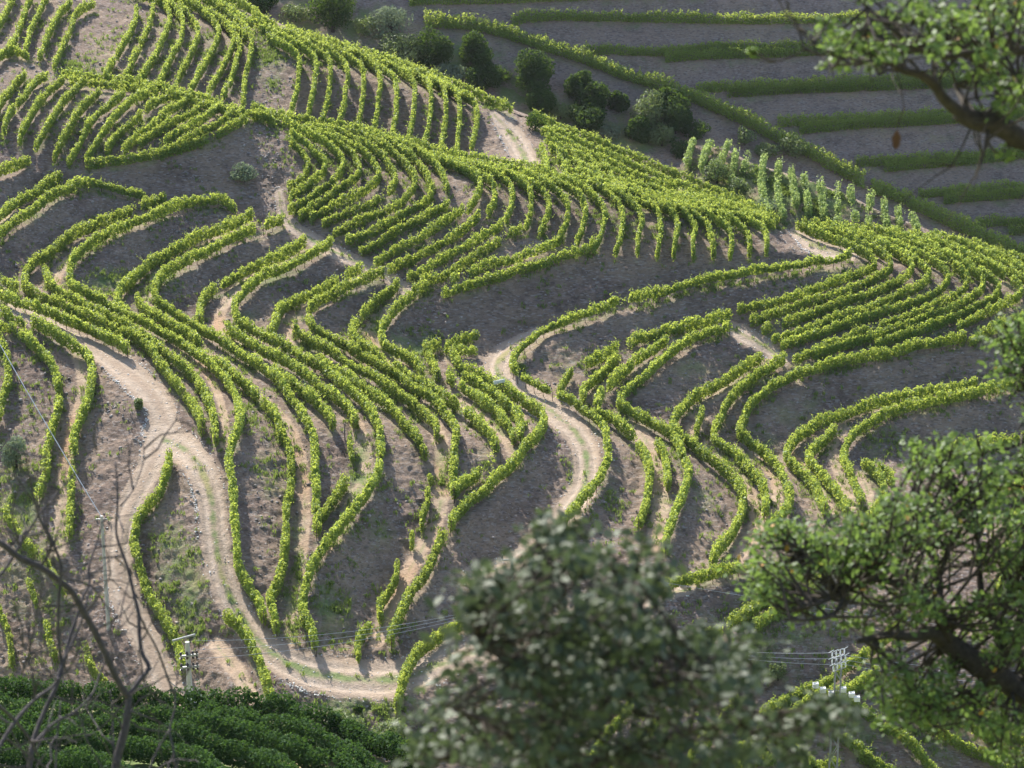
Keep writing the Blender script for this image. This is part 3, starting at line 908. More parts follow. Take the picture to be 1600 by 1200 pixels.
def leaves(pos, nrm, size, template=KITE, fold=.0, direct=None):
    """one flat leaf at each position; nrm = preferred facing; returns verts, faces, corners"""
    n = len(pos)
    nrm = unit(nrm)
    r = rng.normal(size=(n, 3)) if direct is None else direct + .35 * rng.normal(size=(n, 3))
    t = unit(r - nrm * (r * nrm).sum(1, keepdims=True))
    s = np.cross(nrm, t)
    k = len(template)
    size = np.broadcast_to(np.asarray(size, float), (n,))
    x = template[:, 0][None, :, None]; y = (template[:, 1] - .5)[None, :, None]
    V = pos[:, None, :] + size[:, None, None] * (x * s[:, None, :] + y * t[:, None, :])
    if fold:
        V = V + size[:, None, None] * fold * np.abs(template[:, 0])[None, :, None] * nrm[:, None, :]
    return V.reshape(-1, 3), np.arange(n * k), k

# fractal value noise for displacement
_perm = rng.random((64, 64, 64)).astype(np.float32)
def vnoise(p):
    i = np.floor(p).astype(int); f = p - i
    f = f * f * (3 - 2 * f)
    def g(a, b, c):
        return _perm[(i[..., 0] + a) & 63, (i[..., 1] + b) & 63, (i[..., 2] + c) & 63]
    x = f[..., 0]; y = f[..., 1]; z = f[..., 2]
    l = lambda a, b, t: a + (b - a) * t
    return l(l(l(g(0, 0, 0), g(1, 0, 0), x), l(g(0, 1, 0), g(1, 1, 0), x), y),
             l(l(g(0, 0, 1), g(1, 0, 1), x), l(g(0, 1, 1), g(1, 1, 1), x), y), z) - .5

# ------------------------------------------------------------------ ground
def cubic_up(S, U, V):
    return S.Lat(U.ravel(), V.ravel()).reshape(U.shape)

def blur(A, n):
    for _ in range(n):
        P_ = np.pad(A, 1, mode='edge')
        A = (4 * A + P_[:-2, 1:-1] + P_[2:, 1:-1] + P_[1:-1, :-2] + P_[1:-1, 2:]) / 8
    return A

GRASS = [  # weedy patches: centre, radii, amount
    ("290,900", 60, 70, 1.0), ("270,850", 40, 60, .8), ("560,740", 22, 60, 1), ("690,740", 14, 50, .9), ("465,880", 14, 110, .8), ("455,960", 20, 50, 1),
    ("510,950", 40, 60, .9), ("560,820", 50, 60, .6), ("600,830", 60, 60, .5), ("760,715", 25, 30, .8), ("660,540", 30, 30, 1), ("630,520", 30, 25, .8),
    ("1200,520", 30, 20, .9), ("480,540", 20, 14, 1), ("590,510", 14, 40, 1), ("460,500", 30, 14, 1), ("250,445", 40, 40, .8), ("170,440", 50, 30, .9), ("380,500", 30, 40, .7),
    ("560,530", 40, 20, .8), ("1190,700", 60, 50, .6), ("1250,640", 70, 50, .5), ("1050,560", 80, 40, .5), ("880,560", 50, 40, .5), ("1380,690", 50, 40, .7),
    ("1365,735", 20, 25, 1), ("960,770", 30, 60, .6), ("1040,800", 50, 60, .5), ("1100,780", 40, 60, .5), ("895,740", 8, 50, 1.2), ("815,590", 8, 40, 1.2), ("870,655", 30, 14, .8),
    ("110,110", 40, 20, .8), ("160,100", 40, 40, .6), ("420,90", 40, 60, .7), ("330,290", 60, 30, .35), ("1300,900", 250, 60, .5), ("1200,1000", 200, 100, .6), ("1350,1150", 300, 80, .6),
    ("60,900", 80, 140, .6), ("30,780", 40, 60, 1.1), ("30,650", 50, 60, .4), ("560,1100", 90, 40, .9), ("560,260", 200, 60, .45), ("1000,350", 250, 50, .5), ("620,170", 200, 80, .35),
    ("250,190", 250, 60, .45), ("300,70", 160, 60, .5), ("1330,420", 250, 90, .4), ("840,290", 160, 60, .5), ("1250,290", 170, 60, 1.6),
    ("700,340", 250, 60, .3), ("300,960", 40, 50, .9), ("240,860", 20, 60, .6), ("400,640", 40, 60, .5), ("420,760", 40, 90, .55), ("590,760", 30, 90, .5), ("520,960", 40, 60, 1.0), ("620,545", 40, 30, 1.0), ("900,560", 80, 30, .5), ("1080,580", 90, 40, .6),
]
FAR_GRASS = [("690,95", 120, 40, 1.2), ("880,185", 120, 40, 1.3), ("560,40", 90, 40, 1.0), ("1010,220", 80, 25, 1.1), ("465,30", 30, 40, 1.6), ("805,150", 26, 30, 1.6), ("975,205", 22, 26, 1.6), ("880,185", 20, 20, 1.4), ("1150,255", 60, 40, .6), ("1060,105", 200, 12, .5), ("1450,215", 100, 12, .5)]

def grid_ground(S, name, step, u0, u1, v0, v1, mat, roads, paths, rows, grass, disp, cut=None):
    nx = int((u1 - u0) / step) + 1; ny = int((v1 - v0) / step) + 1
    U, V = np.meshgrid(u0 + step * np.arange(nx), v0 + step * np.arange(ny))
    Ln = blur(cubic_up(S, U, V), 2)
    d = ray(U, V)
    Pm = d * (np.exp(Ln) / -d[..., 2])[..., None]
    soft = lambda D_, e: np.clip((1 + e - D_) / (2 * e), 0, 1)
    road = np.zeros(U.shape); path = np.zeros(U.shape); tread = np.zeros(U.shape); gr = np.full(U.shape, .16)
    cg = np.zeros(U.shape)
    for p, w in roads:
        D_ = strip(p, w, U, V)
        road = np.maximum(road, soft(D_, .22))
        if w[-1] < 40:
            cg = np.maximum(cg, 1.3 * np.clip(1 - D_ / .42, 0, 1))
    for p, w in paths:
        D_ = strip(p, w * .78, U, V)
        path = np.maximum(path, soft(D_, .45))
        cg = np.maximum(cg, .8 * np.clip(1 - D_ / .5, 0, 1))
    for r in rows:
        D_ = dist_to_line(resample(r['base'], 10), np.full(999, 16.0 if r['kind'] == 'T' else 12.0), U, V)
        tread = np.maximum(tread, soft(D_, .5))
        gr = np.maximum(gr, .5 * soft(D_ * .7, .6))
    for c, rx, ry, a in grass:
        cx, cy = map(float, c.split(","))
        gr = np.maximum(gr, a * np.exp(-((U - cx) / rx) ** 2 - ((V - cy) / ry) ** 2))
    gr = np.maximum(gr * (1 - .75 * road), .9 * cg) if roads else gr
    # broken ground
    Pr = np.stack([Pm[..., 0] * .8 + Pm[..., 1] * .6, Pm[..., 1] * .8 - Pm[..., 0] * .6 + Pm[..., 2] * .5, Pm[..., 2] * 1.4 + Pm[..., 0] * .3], -1)
    Pr = Pr + .5 * vnoise(Pm * .9 + 17)[..., None]
    dd = (vnoise(Pr * .45) * .34 + vnoise(Pr * 1.25) * .2 + vnoise(Pr * 3.1 + 9) * .22 + vnoise(Pr * 5.3 + 3) * .12) * disp
    flat = np.clip(np.maximum(road, np.maximum(.8 * path, .55 * tread)), 0, 1)
    dd *= (1 - .82 * flat)
    # wheel ruts
    rut = np.zeros(U.shape)
    for p, w in roads:
        D_ = strip(p, w, U, V)
        ends = pl(p)[[0, -1]]
        ok = np.ones(U.shape)
        for (ex, ey), ew in zip(ends, (w[0], w[-1])):
            ok *= np.clip(np.hypot(U - ex, V - ey) / ew - .75, 0, 1)
        rut = np.maximum(rut, np.exp(-((D_ - .48) / .24) ** 2) * (D_ < 1.2))
        dd -= .13 * np.exp(-((D_ - .5) / .16) ** 2) * ok
    gu = np.gradient(Pm, axis=1); gv = np.gradient(Pm, axis=0)
    nr = unit(np.cross(gu, gv)); nr *= np.sign((nr * -d).sum(-1))[..., None]
    Pm = Pm + nr * dd[..., None] * .6
    Pm[..., 2] += dd * .4
    # faces
    k = np.arange(ny * nx).reshape(ny, nx)
    q = np.stack([k[:-1, :-1], k[1:, :-1], k[1:, 1:], k[:-1, 1:]], -1)
    keep = np.ones(q.shape[:2], bool)
    if cut is not None:
        keep &= V[:-1, :-1] > np.interp(U[:-1, :-1], cut[:, 0], cut[:, 1]) - 2
    isroad = (road[:-1, :-1] + road[1:, 1:]) / 2 > .5
    out = []
    for nm, sel in ((name, keep & ~isroad), ("dirt_road", keep & isroad)):
        if not sel.any():
            continue
        ff = q[sel]
        used = np.unique(ff)
        remap = np.zeros(ny * nx, np.int32); remap[used] = np.arange(len(used))
        o = mesh_obj(nm, Pm.reshape(-1, 3)[used], remap[ff], 4, mat, smooth_=True)
        for an, A_ in (("road", road), ("path", path), ("tread", tread), ("grass", gr), ("rut", rut)):
            at_ = o.data.attributes.new(an, 'FLOAT', 'POINT')
            at_.data.foreach_set("value", A_.ravel()[used].astype(np.float32))
        tag(o, kind="structure")
        out.append(o)
    return out, dict(U=U, V=V, P=Pm, road=road, path=path, tread=tread, grass=gr, n=nr)

main_rows = [r for r in ROWS if r['sheet'] == 'main']
far_rows = [r for r in ROWS if r['sheet'] == 'far']
_o, GM_ = grid_ground(MAIN, "hillside", 2.5, -335, 1935, -130, 1340, M['soil'], ROADS, PATHS, main_rows, GRASS, 1.0, CREST)
_o2, GF_ = grid_ground(FAR, "far_hillside", 5.0, 160, 1990, -140, 550, M['far_soil'], [], [], far_rows, FAR_GRASS, 1.1)

# the back of the crest, falling into the gully
cr = resample(CREST[(CREST[:, 0] > -334) & (CREST[:, 0] < 1934)] + np.array([0, 1.5]), 5)
cp = MAIN.P(cr[:, 0], cr[:, 1])
bk = []
for k_, (fw, dn) in enumerate(((0, .05), (2.5, .6), (6, 3), (14, 9), (30, 24))):
    bk.append(cp + np.array([.2 * fw, fw, -dn]))
bk = np.stack(bk)
k = np.arange(bk.shape[0] * bk.shape[1]).reshape(bk.shape[:2])
o = mesh_obj("hillside", bk.reshape(-1, 3), np.stack([k[:-1, :-1], k[:-1, 1:], k[1:, 1:], k[1:, :-1]], -1), 4, M['soil'], smooth_=True)
tag(o, kind="structure")

# near hillside with the bench
xs = np.linspace(-90, 90, 181); ys = np.concatenate([np.linspace(-60, 100, 60), np.linspace(101, 190, 120)])
X, Y = np.meshgrid(xs, ys)
Z = near_z(X, Y) + .25 * vnoise(np.stack([X, Y, 0 * X], -1) * .8)
k = np.arange(X.size).reshape(X.shape)
o = mesh_obj("near_hillside", np.stack([X, Y, Z], -1).reshape(-1, 3), np.stack([k[:-1, :-1], k[:-1, 1:], k[1:, 1:], k[1:, :-1]], -1), 4, M['soil'], smooth_=True)
tag(o, kind="structure")
at_ = o.data.attributes.new("grass", 'FLOAT', 'POINT')
at_.data.foreach_set("value", np.full(X.size, 1.3, np.float32))
# the valley floor out to the horizon
o = mesh_obj("ground", np.array([[-6000, -6000, -150], [6000, -6000, -150], [6000, 6000, -150], [-6000, 6000, -150]], float), np.arange(4), 4, M['far_soil'])
tag(o, kind="structure")
# ------------------------------------------------------------------ vines
def hedge(P3, hmin, hmax, width, dens, lsize, gap=.03, shoots=1.6, lump=.19, core=55, dm=.3):
    """leaf cloud of one trained row on the ground line P3"""
    seg = np.linalg.norm(np.diff(P3, axis=0), axis=1)
    s = np.concatenate([[0], np.cumsum(seg)]); Ltot = s[-1]
    pitch = 1.15
    nv = int(Ltot / pitch) + 3
    vh = rng.uniform(.96 - lump, .96 + lump, nv); vw = rng.uniform(.75, 1.2, nv); vb = rng.uniform(-.12, .25, nv); vo = rng.normal(0, .05, nv)
    gone = rng.random(nv) < gap
    n = int(Ltot * dens)
    q = rng.uniform(-.12, Ltot + .12, n)
    kv = np.clip(((q + .3) / pitch), 0, nv - 1.01)
    k0 = kv.astype(int); fk = kv - k0
    slow = .88 + .3 * vnoise(np.stack([np.arange(nv) * .33 + rng.uniform(0, 60), np.full(nv, .5), np.full(nv, .5)], -1)) + .06
    vh *= slow; vw *= .8 + .25 * slow
    blend = lambda a: a[k0] * (1 - fk) + a[k0 + 1] * fk
    keep = ~(gone[k0] & (rng.random(n) > .12))
    # leave notches between neighbouring vines
    notch = np.abs(fk - .5) > .42
    keep &= ~(notch & (rng.random(n) < .5))
    q, k0, fk = q[keep], k0[keep], fk[keep]
    n = len(q)
    dome = 1 - dm * np.abs(2 * fk - 1) ** 2.2
    H = hmax * blend(vh) * (dome + .06); B = hmin + blend(vb)
    t = rng.beta(1.25, 1.05, n)
    h = B + (H - B) * t
    hw = width / 2 * blend(vw) * (.62 + .42 * dome ** 2) * np.sqrt(np.clip(1 - np.abs(2 * t - 1.05) ** 2.6, .12, 1))
    x = np.sign(rng.normal(size=n)) * hw * np.sqrt(rng.random(n)) + blend(vo)
    qq = np.clip(q, 0, Ltot)
    base = np.stack([np.interp(qq, s, P3[:, c]) for c in range(3)], -1)
    i = np.clip(np.searchsorted(s, qq) - 1, 0, len(seg) - 1)
    tan = np.diff(P3, axis=0)[i] / np.maximum(seg[i], 1e-6)[:, None]
    tan[:, 2] = 0; tan = unit(tan)
    side = np.stack([-tan[:, 1], tan[:, 0], 0 * tan[:, 0]], -1)
    pos = base + side * x[:, None] + tan * (q - qq)[:, None]
    pos[:, 2] += h
    nrm = side * (.6 * x / np.maximum(hw, .05))[:, None] + np.array([0, 0, .5]) + .75 * rng.normal(size=(n, 3))
    sz = lsize * rng.uniform(.7, 1.25, n)
    # shoots standing above the hedge
    ns = int(Ltot * shoots)
    if ns:
        a = rng.uniform(0, Ltot, ns)
        ka = np.clip(((a + .3) / pitch).astype(int), 0, nv - 1)
        a = a[~gone[ka]]; ka = ka[~gone[ka]]
        ns = len(a)
        m = 6
        hh = rng.uniform(.12, .58, ns) ** 1.15
        lean = rng.normal(0, .26, (ns, 2))
        f = np.linspace(0, 1, m)
        aa = np.repeat(a, m); ff = np.tile(f, ns)
        bp = np.stack([np.interp(aa, s, P3[:, c]) for c in range(3)], -1)
        bp[:, 2] += np.repeat(hmax * vh[ka] * .95, m) + np.repeat(hh, m) * ff
        bp[:, :2] += np.repeat(lean, m, 0) * (ff ** 1.3)[:, None] + rng.normal(0, .05, (ns * m, 2)) + np.repeat(rng.normal(0, width * .22, (ns, 2)), m, 0)
        pos = np.vstack([pos, bp])
        nrm = np.vstack([nrm, rng.normal(size=(ns * m, 3)) + np.array([0, -.2, .4])])
        sz = np.concatenate([sz, lsize * np.repeat(1.0, ns * m) * (1.0 - .45 * ff)])
    # the dense inside of the row
    nc = int(Ltot * core)
    if nc:
        q = rng.uniform(0, Ltot, nc)
        ka = np.clip(((q + .3) / pitch).astype(int), 0, nv - 1)
        q = q[~gone[ka]]; ka = ka[~gone[ka]]
        bp = np.stack([np.interp(q, s, P3[:, c]) for c in range(3)], -1)
        bp += rng.normal(0, width * .1, (len(q), 3)) * np.array([1, 1, 0])
        bp[:, 2] += hmin + .12 + (hmax * vh[ka] * .86 - hmin - .12) * rng.random(len(q))
        pos = np.vstack([pos, bp]); nrm = np.vstack([nrm, rng.normal(size=(len(q), 3)) * np.array([1, 1, .5])])
        sz = np.concatenate([sz, np.full(len(q), .34)])
    return leaves(pos, nrm, sz)

def stem_mesh():
    b = MB()
    b.tube([(0, 0, -.12), (.03, .01, .2), (-.02, .03, .45), (.03, 0, .72), (.0, -.02, .95)], [.038, .03, .026, .026, .02], 6)
    return b
def post_mesh():
    b = MB()
    b.tube([(0, 0, -.2), (0, 0, .8), (.01, 0, 1.5)], [.035, .032, .03], 7)
    return b
stem0 = post0 = None

for r in ROWS:
    base = r['base']
    P3 = sheet_pos(r['sheet'], base[:, 0], base[:, 1])
    if r['sheet'] != 'near':
        P3 = resample(P3, .25)
    dist = np.linalg.norm(P3.mean(0))
    g = 1.0 - .04 * 0
    hs = r.get('hs', 1.0)
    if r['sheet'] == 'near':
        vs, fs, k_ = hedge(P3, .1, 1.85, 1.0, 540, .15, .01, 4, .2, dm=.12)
        mat = M['vine_shaded']
    else:
        stems = r.get('stems', 0)
        hmin = .5 if stems == 2 else .28 if stems else .15
        hm = (2.1 if r['sheet'] == 'far' else 1.66 if r['kind'] == 'T' else 1.5) * hs
        wd = .68 if r['kind'] == 'T' else .46
        ls = .155 if dist < 235 else .17 if dist < 290 else .2
        dn = 310 if dist < 235 else 250 if dist < 290 else 165
        gp = .05 if stems == 2 else .02
        if r['sheet'] == 'far':
            gp = 0
        if r.get('edge'):
            wd, hm, dn, ls = 2.0, 2.7, 260, .24
        if r.get('pale'):
            wd, gp = .8, .2
        vs, fs, k_ = hedge(P3, hmin, hm, wd, dn, ls, gp, 2.6 if r['kind'] == 'T' else 3.2, core=55 if r['kind'] == 'T' else 34)
        mat = M['vine_pale'] if r.get('pale') else M['vine']
    root = thing("vine_row", r['label'], "vine row", r['group'], P3[0])
    mesh_obj("foliage", vs - P3[0], fs, k_, mat, root)
    if r['sheet'] == 'main' and r['kind'] == 'T':
        ends = [P3[0], P3[-1]]
        for e in ends:
            if post0 is None:
                post0 = post_mesh().build("post", M['post'], root)
                p_ = post0
            else:
                p_ = post0.copy(); C.objects.link(p_); p_.parent = root
            p_.location = e - P3[0]
            p_.rotation_euler = (rng.normal(0, .05), rng.normal(0, .05), rng.uniform(0, 6))
    if r.get('stems'):
        q = resample(P3, 1.15)
        q = q[:100]
        for e in q:
            if stem0 is None:
                stem0 = stem_mesh().build("vine_stem", M['wood'], root)
                p_ = stem0
            else:
                p_ = stem0.copy(); C.objects.link(p_); p_.parent = root
            p_.location = e - P3[0] + np.array([rng.normal(0, .05), rng.normal(0, .05), 0])
            p_.rotation_euler = (rng.normal(0, .08), rng.normal(0, .08), rng.uniform(0, 6))
# ------------------------------------------------------------------ trees and bushes on the slope
def crown_cloud(c, rx, ry, rz, n, lsize, lobes=15, core=.3):
    """lumpy leaf cloud round c"""
    d = unit(rng.normal(size=(lobes, 3)))
    d[:, 2] = d[:, 2] * .8 + .1
    cen = d * .62 + rng.normal(0, .06, (lobes, 3))
    rad = rng.uniform(.3, .52, lobes)
    cen[0] = 0; rad[0] = .72
    pick = rng.choice(lobes, n, p=rad ** 2 / (rad ** 2).sum())
    dirs = unit(rng.normal(size=(n, 3)))
    rr = rad[pick] * (1 - core * rng.random(n) ** 1.5)
    p = cen[pick] + dirs * rr[:, None] + rng.normal(0, .03, (n, 3))
    pos = np.array(c) + p * np.array([rx, ry, rz])
    return leaves(pos, dirs + .7 * rng.normal(size=(n, 3)) + np.array([0, 0, .3]), lsize * rng.uniform(.7, 1.3, n))

def tree(name, label, cat, sheet, u, v, ru, rv, mat, n, lsize, group=None, trunk=True, squat=1.0):
    S = FAR if sheet == 'far' else MAIN
    if sheet == 'near':
        b = to_bench(np.array(u), np.array(v + rv)); D = np.linalg.norm(b)
    else:
        b = S.P(np.array(u), np.array(v + rv * .9)); D = np.linalg.norm(b)
    m = D / F
    rx = ru * m; rz = rv * m / .93
    root = thing(name, label, cat, group, b)
    vs, fs, k_ = crown_cloud((0, 0, rz * .82), rx, rx * .95, rz, n, lsize)
    mesh_obj("crown", vs, fs, k_, mat, root)
    t = MB()
    h = max(.5, rz)
    t.tube([(0, 0, -.4), (.03 * h, 0, .35 * h), (-.03 * h, .04 * h, h)], [.07 * h + .03, .055 * h + .02, .03 * h], 7)
    for a in (0, 2.1, 4.2):
        t.tube([(0, 0, .5 * h), (.25 * rx * math.cos(a), .25 * rx * math.sin(a), .8 * h), (.5 * rx * math.cos(a), .5 * rx * math.sin(a), 1.2 * h)], [.035 * h, .025 * h, .01], 6)
    t.build("trunk", M['bark'], root)
    return root

GT = "round dark trees in the gully"
for l_, u, v, ru, rv in [
    ("dark round tree cut by the top edge, left of the bigger one", 408, -4, 28, 28), ("biggest dark tree, at the top edge above the crest", 520, 8, 43, 46),
    ("dark round tree behind the silvery bushes at the head of the gully", 674, 72, 34, 36), ("dark tree with a knobbly top, right of the low silvery bush", 742, 84, 31, 31),
    ("lower dark tree in front of the one with the knobbly top", 754, 120, 26, 24), ("tall dark round tree right of the yellow grass strip", 834, 112, 33, 34),
    ("dark tree standing in front of the tall round one", 842, 154, 30, 26), ("dark tree behind the bright crowned one", 908, 132, 25, 24),
    ("dark tree with a bright yellow-green crown in the middle of the gully", 927, 152, 31, 28), ("low dark tree spreading below the bright crowned one", 918, 180, 34, 24),
    ("small dark tree between the bright crowned one and the pale bushy one", 967, 160, 17, 16), ("green leafy tree right of the pale bushy one", 1047, 160, 31, 26),
    ("dark tree in the shade of the green leafy one", 1056, 186, 27, 24), ("dark low tree under the pale bushy one", 1000, 202, 25, 22)]:
    tree("tree", l_, "tree", 'far', u, v, ru, rv, M['bush'], 4200 if ru > 24 else 2200, .34, GT)
GBU = "bushes about the gully and crest"
for l_, sh, u, v, ru, rv, mt, n in [
    ("dull green bush between the two trees at the top edge", 'far', 462, 20, 22, 14, 'pale_bush', 900), ("brownish-green bush right of the biggest dark tree", 'far', 572, 40, 20, 16, 'pale_bush', 900),
    ("low green scrub behind the knobbly tree", 'far', 780, 120, 24, 14, 'bush', 900), ("low green scrub left of the bright crowned tree", 'far', 876, 172, 22, 14, 'pale_bush', 900),
    ("small grey bush below the bright crowned tree", 'far', 955, 205, 20, 13, 'silver', 700), ("green scrub in the dark hollow above the tall pale rows", 'far', 1085, 205, 26, 16, 'bush', 1200),
    ("dark scrub in the hollow beside the pale rows' upper end", 'far', 1066, 232, 22, 18, 'bush', 1100), ("loose green bush against the edging row's middle", 'far', 1200, 235, 22, 14, 'pale_bush', 900),
    ("silvery bush at the upper end of the gully", 'far', 612, 36, 36, 26, 'silver', 2200), ("wide grey-green bush between the silvery bush and the crest", 'far', 628, 80, 44, 28, 'pale_bush', 2800),
    ("low silvery bush on the crest left of the knobbly tree", 'far', 704, 116, 28, 17, 'silver', 1500), ("pale bushy tree near the lower end of the gully", 'far', 1010, 172, 31, 28, 'pale_bush', 2400),
    ("pale leafy bush at the foot of the pale bushy tree", 'far', 1034, 208, 26, 21, 'pale_bush', 1600), ("dark green bush at the head of the upper track", 'main', 836, 188, 19, 17, 'bush', 900),
    ("round olive-green bush among the tall pale rows", 'main', 1120, 266, 23, 22, 'pale_bush', 1500), ("smaller olive-green bush below the round one", 'main', 1154, 291, 20, 17, 'pale_bush', 1100),
    ("small pale bush under the long edging row", 'far', 1163, 212, 17, 16, 'pale_bush', 700), ("pale bush growing into the long edging row", 'far', 1242, 228, 25, 19, 'pale_bush', 1200),
    ("grey bush at the right end of the crest rows", 'main', 1198, 323, 22, 13, 'silver', 700), ("silvery bush on the rocky bank at left", 'main', 381, 270, 21, 15, 'silver', 1300),
    ("small yellow-green tree standing left of the power pole", 'main', 1215, 1046, 14, 17, 'pale_bush', 700), ("small dark bush on the road's stony edge above the fork", 'main', 217, 630, 8, 11, 'pale_bush', 500),
    ("grey-green bush behind the bare twigs at the left edge", 'main', 25, 706, 22, 27, 'silver', 1500), ("green bush where the bottom road meets the dark vineyard", 'near', 545, 1128, 34, 20, 'pale_bush', 2600),
    ("scrubby bush between the dark vineyard and the grey oak", 'near', 605, 1142, 38, 26, 'pale_bush', 3200), ("dark green bush beside the last leaves of the grey oak", 'near', 660, 1172, 44, 34, 'bush', 3600),
    ("little green bush alone at the lower end of the bottom road", 'main', 560, 1106, 8, 8, 'bush', 250)]:
    tree("bush", l_, "bush", sh, u, v, ru, rv, M[mt], n, {'far': .3, 'main': .2, 'near': .13}[sh], GBU)

# ------------------------------------------------------------------ weeds and loose slate
def scatter(G, weight, n):
    w = weight.copy()
    P = G['P']
    a = np.linalg.norm(np.cross(np.gradient(P, axis=1), np.gradient(P, axis=0)), axis=-1)
    w = (w * a).ravel(); w = w / w.sum()
    i = rng.choice(len(w), n, p=w)
    return P.reshape(-1, 3)[i] + rng.normal(0, .06, (n, 3)) * np.array([1, 1, 0]), G['n'].reshape(-1, 3)[i]

okm = (GM_['V'] > np.interp(GM_['U'], CREST[:, 0], CREST[:, 1])).astype(float)
pz = GM_['P']
patch = np.clip(vnoise(pz * .35) * 2.2 + vnoise(pz * 1.1) * 1.4 + .35, 0, 1.5)
gw = np.clip(GM_['grass'], 0, 1) ** 1.6 * patch * okm * (1 - .9 * GM_['road'])
P_, n_ = scatter(GM_, gw, 24000)
nb = 8
hgt = np.repeat(rng.uniform(.16, .5, len(P_)), nb)
pos = np.repeat(P_, nb, 0) + rng.normal(0, .11, (len(P_) * nb, 3)) * np.array([1, 1, .2])
pos[:, 2] += hgt * .42
up = np.tile(np.array([[0, 0, 1.6]]), (len(pos), 1))
BLADE = np.array([[-.05, 0], [.05, 0], [.09, .5], [0, 1.0], [-.09, .5]])
vs, fs, k_ = leaves(pos, rng.normal(size=(len(pos), 3)) * np.array([1, 1, .3]), hgt, BLADE, direct=up + .45 * rng.normal(size=up.shape))
tag(mesh_obj("weeds", vs, fs, k_, M['weed']), "straggling weeds and dry grass on the banks and between the wheel ruts", "weeds", kind="stuff")

OCT = np.array([[1, 0, 0], [-1, 0, 0], [0, 1, 0], [0, -1, 0], [0, 0, 1], [0, 0, -1]], float)
OCF = np.array([[0, 2, 4], [2, 1, 4], [1, 3, 4], [3, 0, 4], [2, 0, 5], [1, 2, 5], [3, 1, 5], [0, 3, 5]])
def stones(P, size, mat, name):
    n = len(P)
    sh = OCT[None] * rng.uniform(.5, 1.2, (n, 6, 1)) * size[:, None, None] * np.array([1, 1, .6])
    sh += rng.normal(0, .15, (n, 6, 3)) * size[:, None, None]
    an = rng.uniform(0, 6.28, n); c, s_ = np.cos(an), np.sin(an)
    x = sh[..., 0] * c[:, None] - sh[..., 1] * s_[:, None]; y = sh[..., 0] * s_[:, None] + sh[..., 1] * c[:, None]
    V = np.stack([x, y, sh[..., 2]], -1) + P[:, None, :]
    f = (OCF[None] + 6 * np.arange(n)[:, None, None]).reshape(-1)
    return mesh_obj(name, V.reshape(-1, 3), f, 3, mat)
bankw = (1 - np.maximum(GM_['road'], np.maximum(GM_['path'], GM_['tread'] * .7))) * okm
edge = np.clip(1 - np.abs(GM_['road'] - .35) / .35, 0, 1) * okm
rk = np.zeros_like(okm)
for c_, rx, ry, a in [("418,245", 26, 60, 10), ("48,104", 26, 14, 8), ("1245,388", 26, 14, 8), ("420,110", 24, 40, 4), ("306,760", 9, 60, 5), ("200,590", 30, 20, 5), ("222,640", 16, 40, 6), ("700,490", 60, 30, 2),
                      ("1330,570", 140, 20, 2), ("420,790", 40, 90, 2.5), ("590,780", 40, 70, 2), ("170,640", 30, 50, 3), ("110,845", 30, 30, 4), ("160,960", 40, 60, 3), ("440,1075", 80, 14, 4), ("785,215", 14, 20, 4)]:
    cx, cy = map(float, c_.split(","))
    rk += a * np.exp(-((GM_['U'] - cx) / rx) ** 2 - ((GM_['V'] - cy) / ry) ** 2)
P_, _n = scatter(GM_, bankw * (.45 + patch * .5 + rk), 13000)
tag(stones(P_, .035 + .24 * rng.random(len(P_)) ** 4, M['stone'], "loose_slate"), "loose slate stones lying on the earth banks", "stones", kind="stuff")
P_, _n = scatter(GM_, edge * (.3 + rk) + .05 * GM_['road'], 2600)
tag(stones(P_, rng.uniform(.04, .13, len(P_)), M['pale_stone'], "pale_stones"), "pale stones along the edges of the dirt roads", "stones", kind="stuff")
o = stones(np.array([MAIN.P(np.array(957.), np.array(718.))]), np.array([.42]), M['pale_stone'], "boulder")
tag(o, "white boulder on the bank right of the rutted track's bend", "boulder")

# ------------------------------------------------------------------ poles and wires
def z_at(x, y, v):
    k = (600 - v) / F
    return y * (k * CP - SP) / (CP + k * SP)
def x_at(u, y, z):
    return (u - 800) / F * (y * CP - z * SP)

def pole_frame(ub, vb, vt):
    b = MAIN.P(np.array(float(ub)), np.array(float(vb)))
    return b, z_at(b[0], b[1], vt) - b[2], np.linalg.norm(b) / F

def insulator(b, p, r=.11, h=.32, up=(0, 0, 1)):
    p = np.array(p, float); up = np.array(up, float)
    b.tube([p, p + up * h * .3, p + up * h * .32, p + up * h * .55, p + up * h * .57, p + up * h], [r * .5, r * .5, r, r * .6, r, r * .35], 9)

# transformer pole
bA, hA, mA = pole_frame(302, 1185, 1003)
A = thing("utility_pole", "grey concrete pole carrying a transformer behind the dark vineyard", "utility pole", None, bA)
t = MB(); t.tube([(0, 0, -1), (0, 0, hA * .5), (0, 0, hA)], [.26, .22, .17], 10); t.build("shaft", M['concrete'], A)
t = MB(); t.tube([(-22 * mA, 0, hA + .10), (13 * mA, -.2, hA + .72)], .09, 8); t.build("top_bar", M['steel'], A)
for dz in (1.0, 1.95):
    ca = MB(); ca.box((3 * mA, -.25, hA - dz), (27 * mA, .14, .14), axes=unit(np.array([[1, 0, .12], [0, 1, 0], [-.12, 0, 1]])))
    c_ = ca.build("crossarm", M['steel'], A)
    for fx in (-10, -1, 8, 14):
        for sgn in (1, -1):
            ib = MB(); insulator(ib, (fx * mA, -.25, hA - dz + .12 * fx * mA + .06 * sgn), .12, .26 * sgn)
            ib.build("insulator", M['insulator'], A)
tr = MB()
zt = hA - 4.6
tr.box((.38, -.45, zt - .55), (1.25, .8, 1.0))
for fx in (-.5, -.25, 0, .25, .5):
    tr.box((.38 + fx, -.88, zt - .55), (.06, .1, .8))
tro = tr.build("transformer", M['grey_paint'], A)
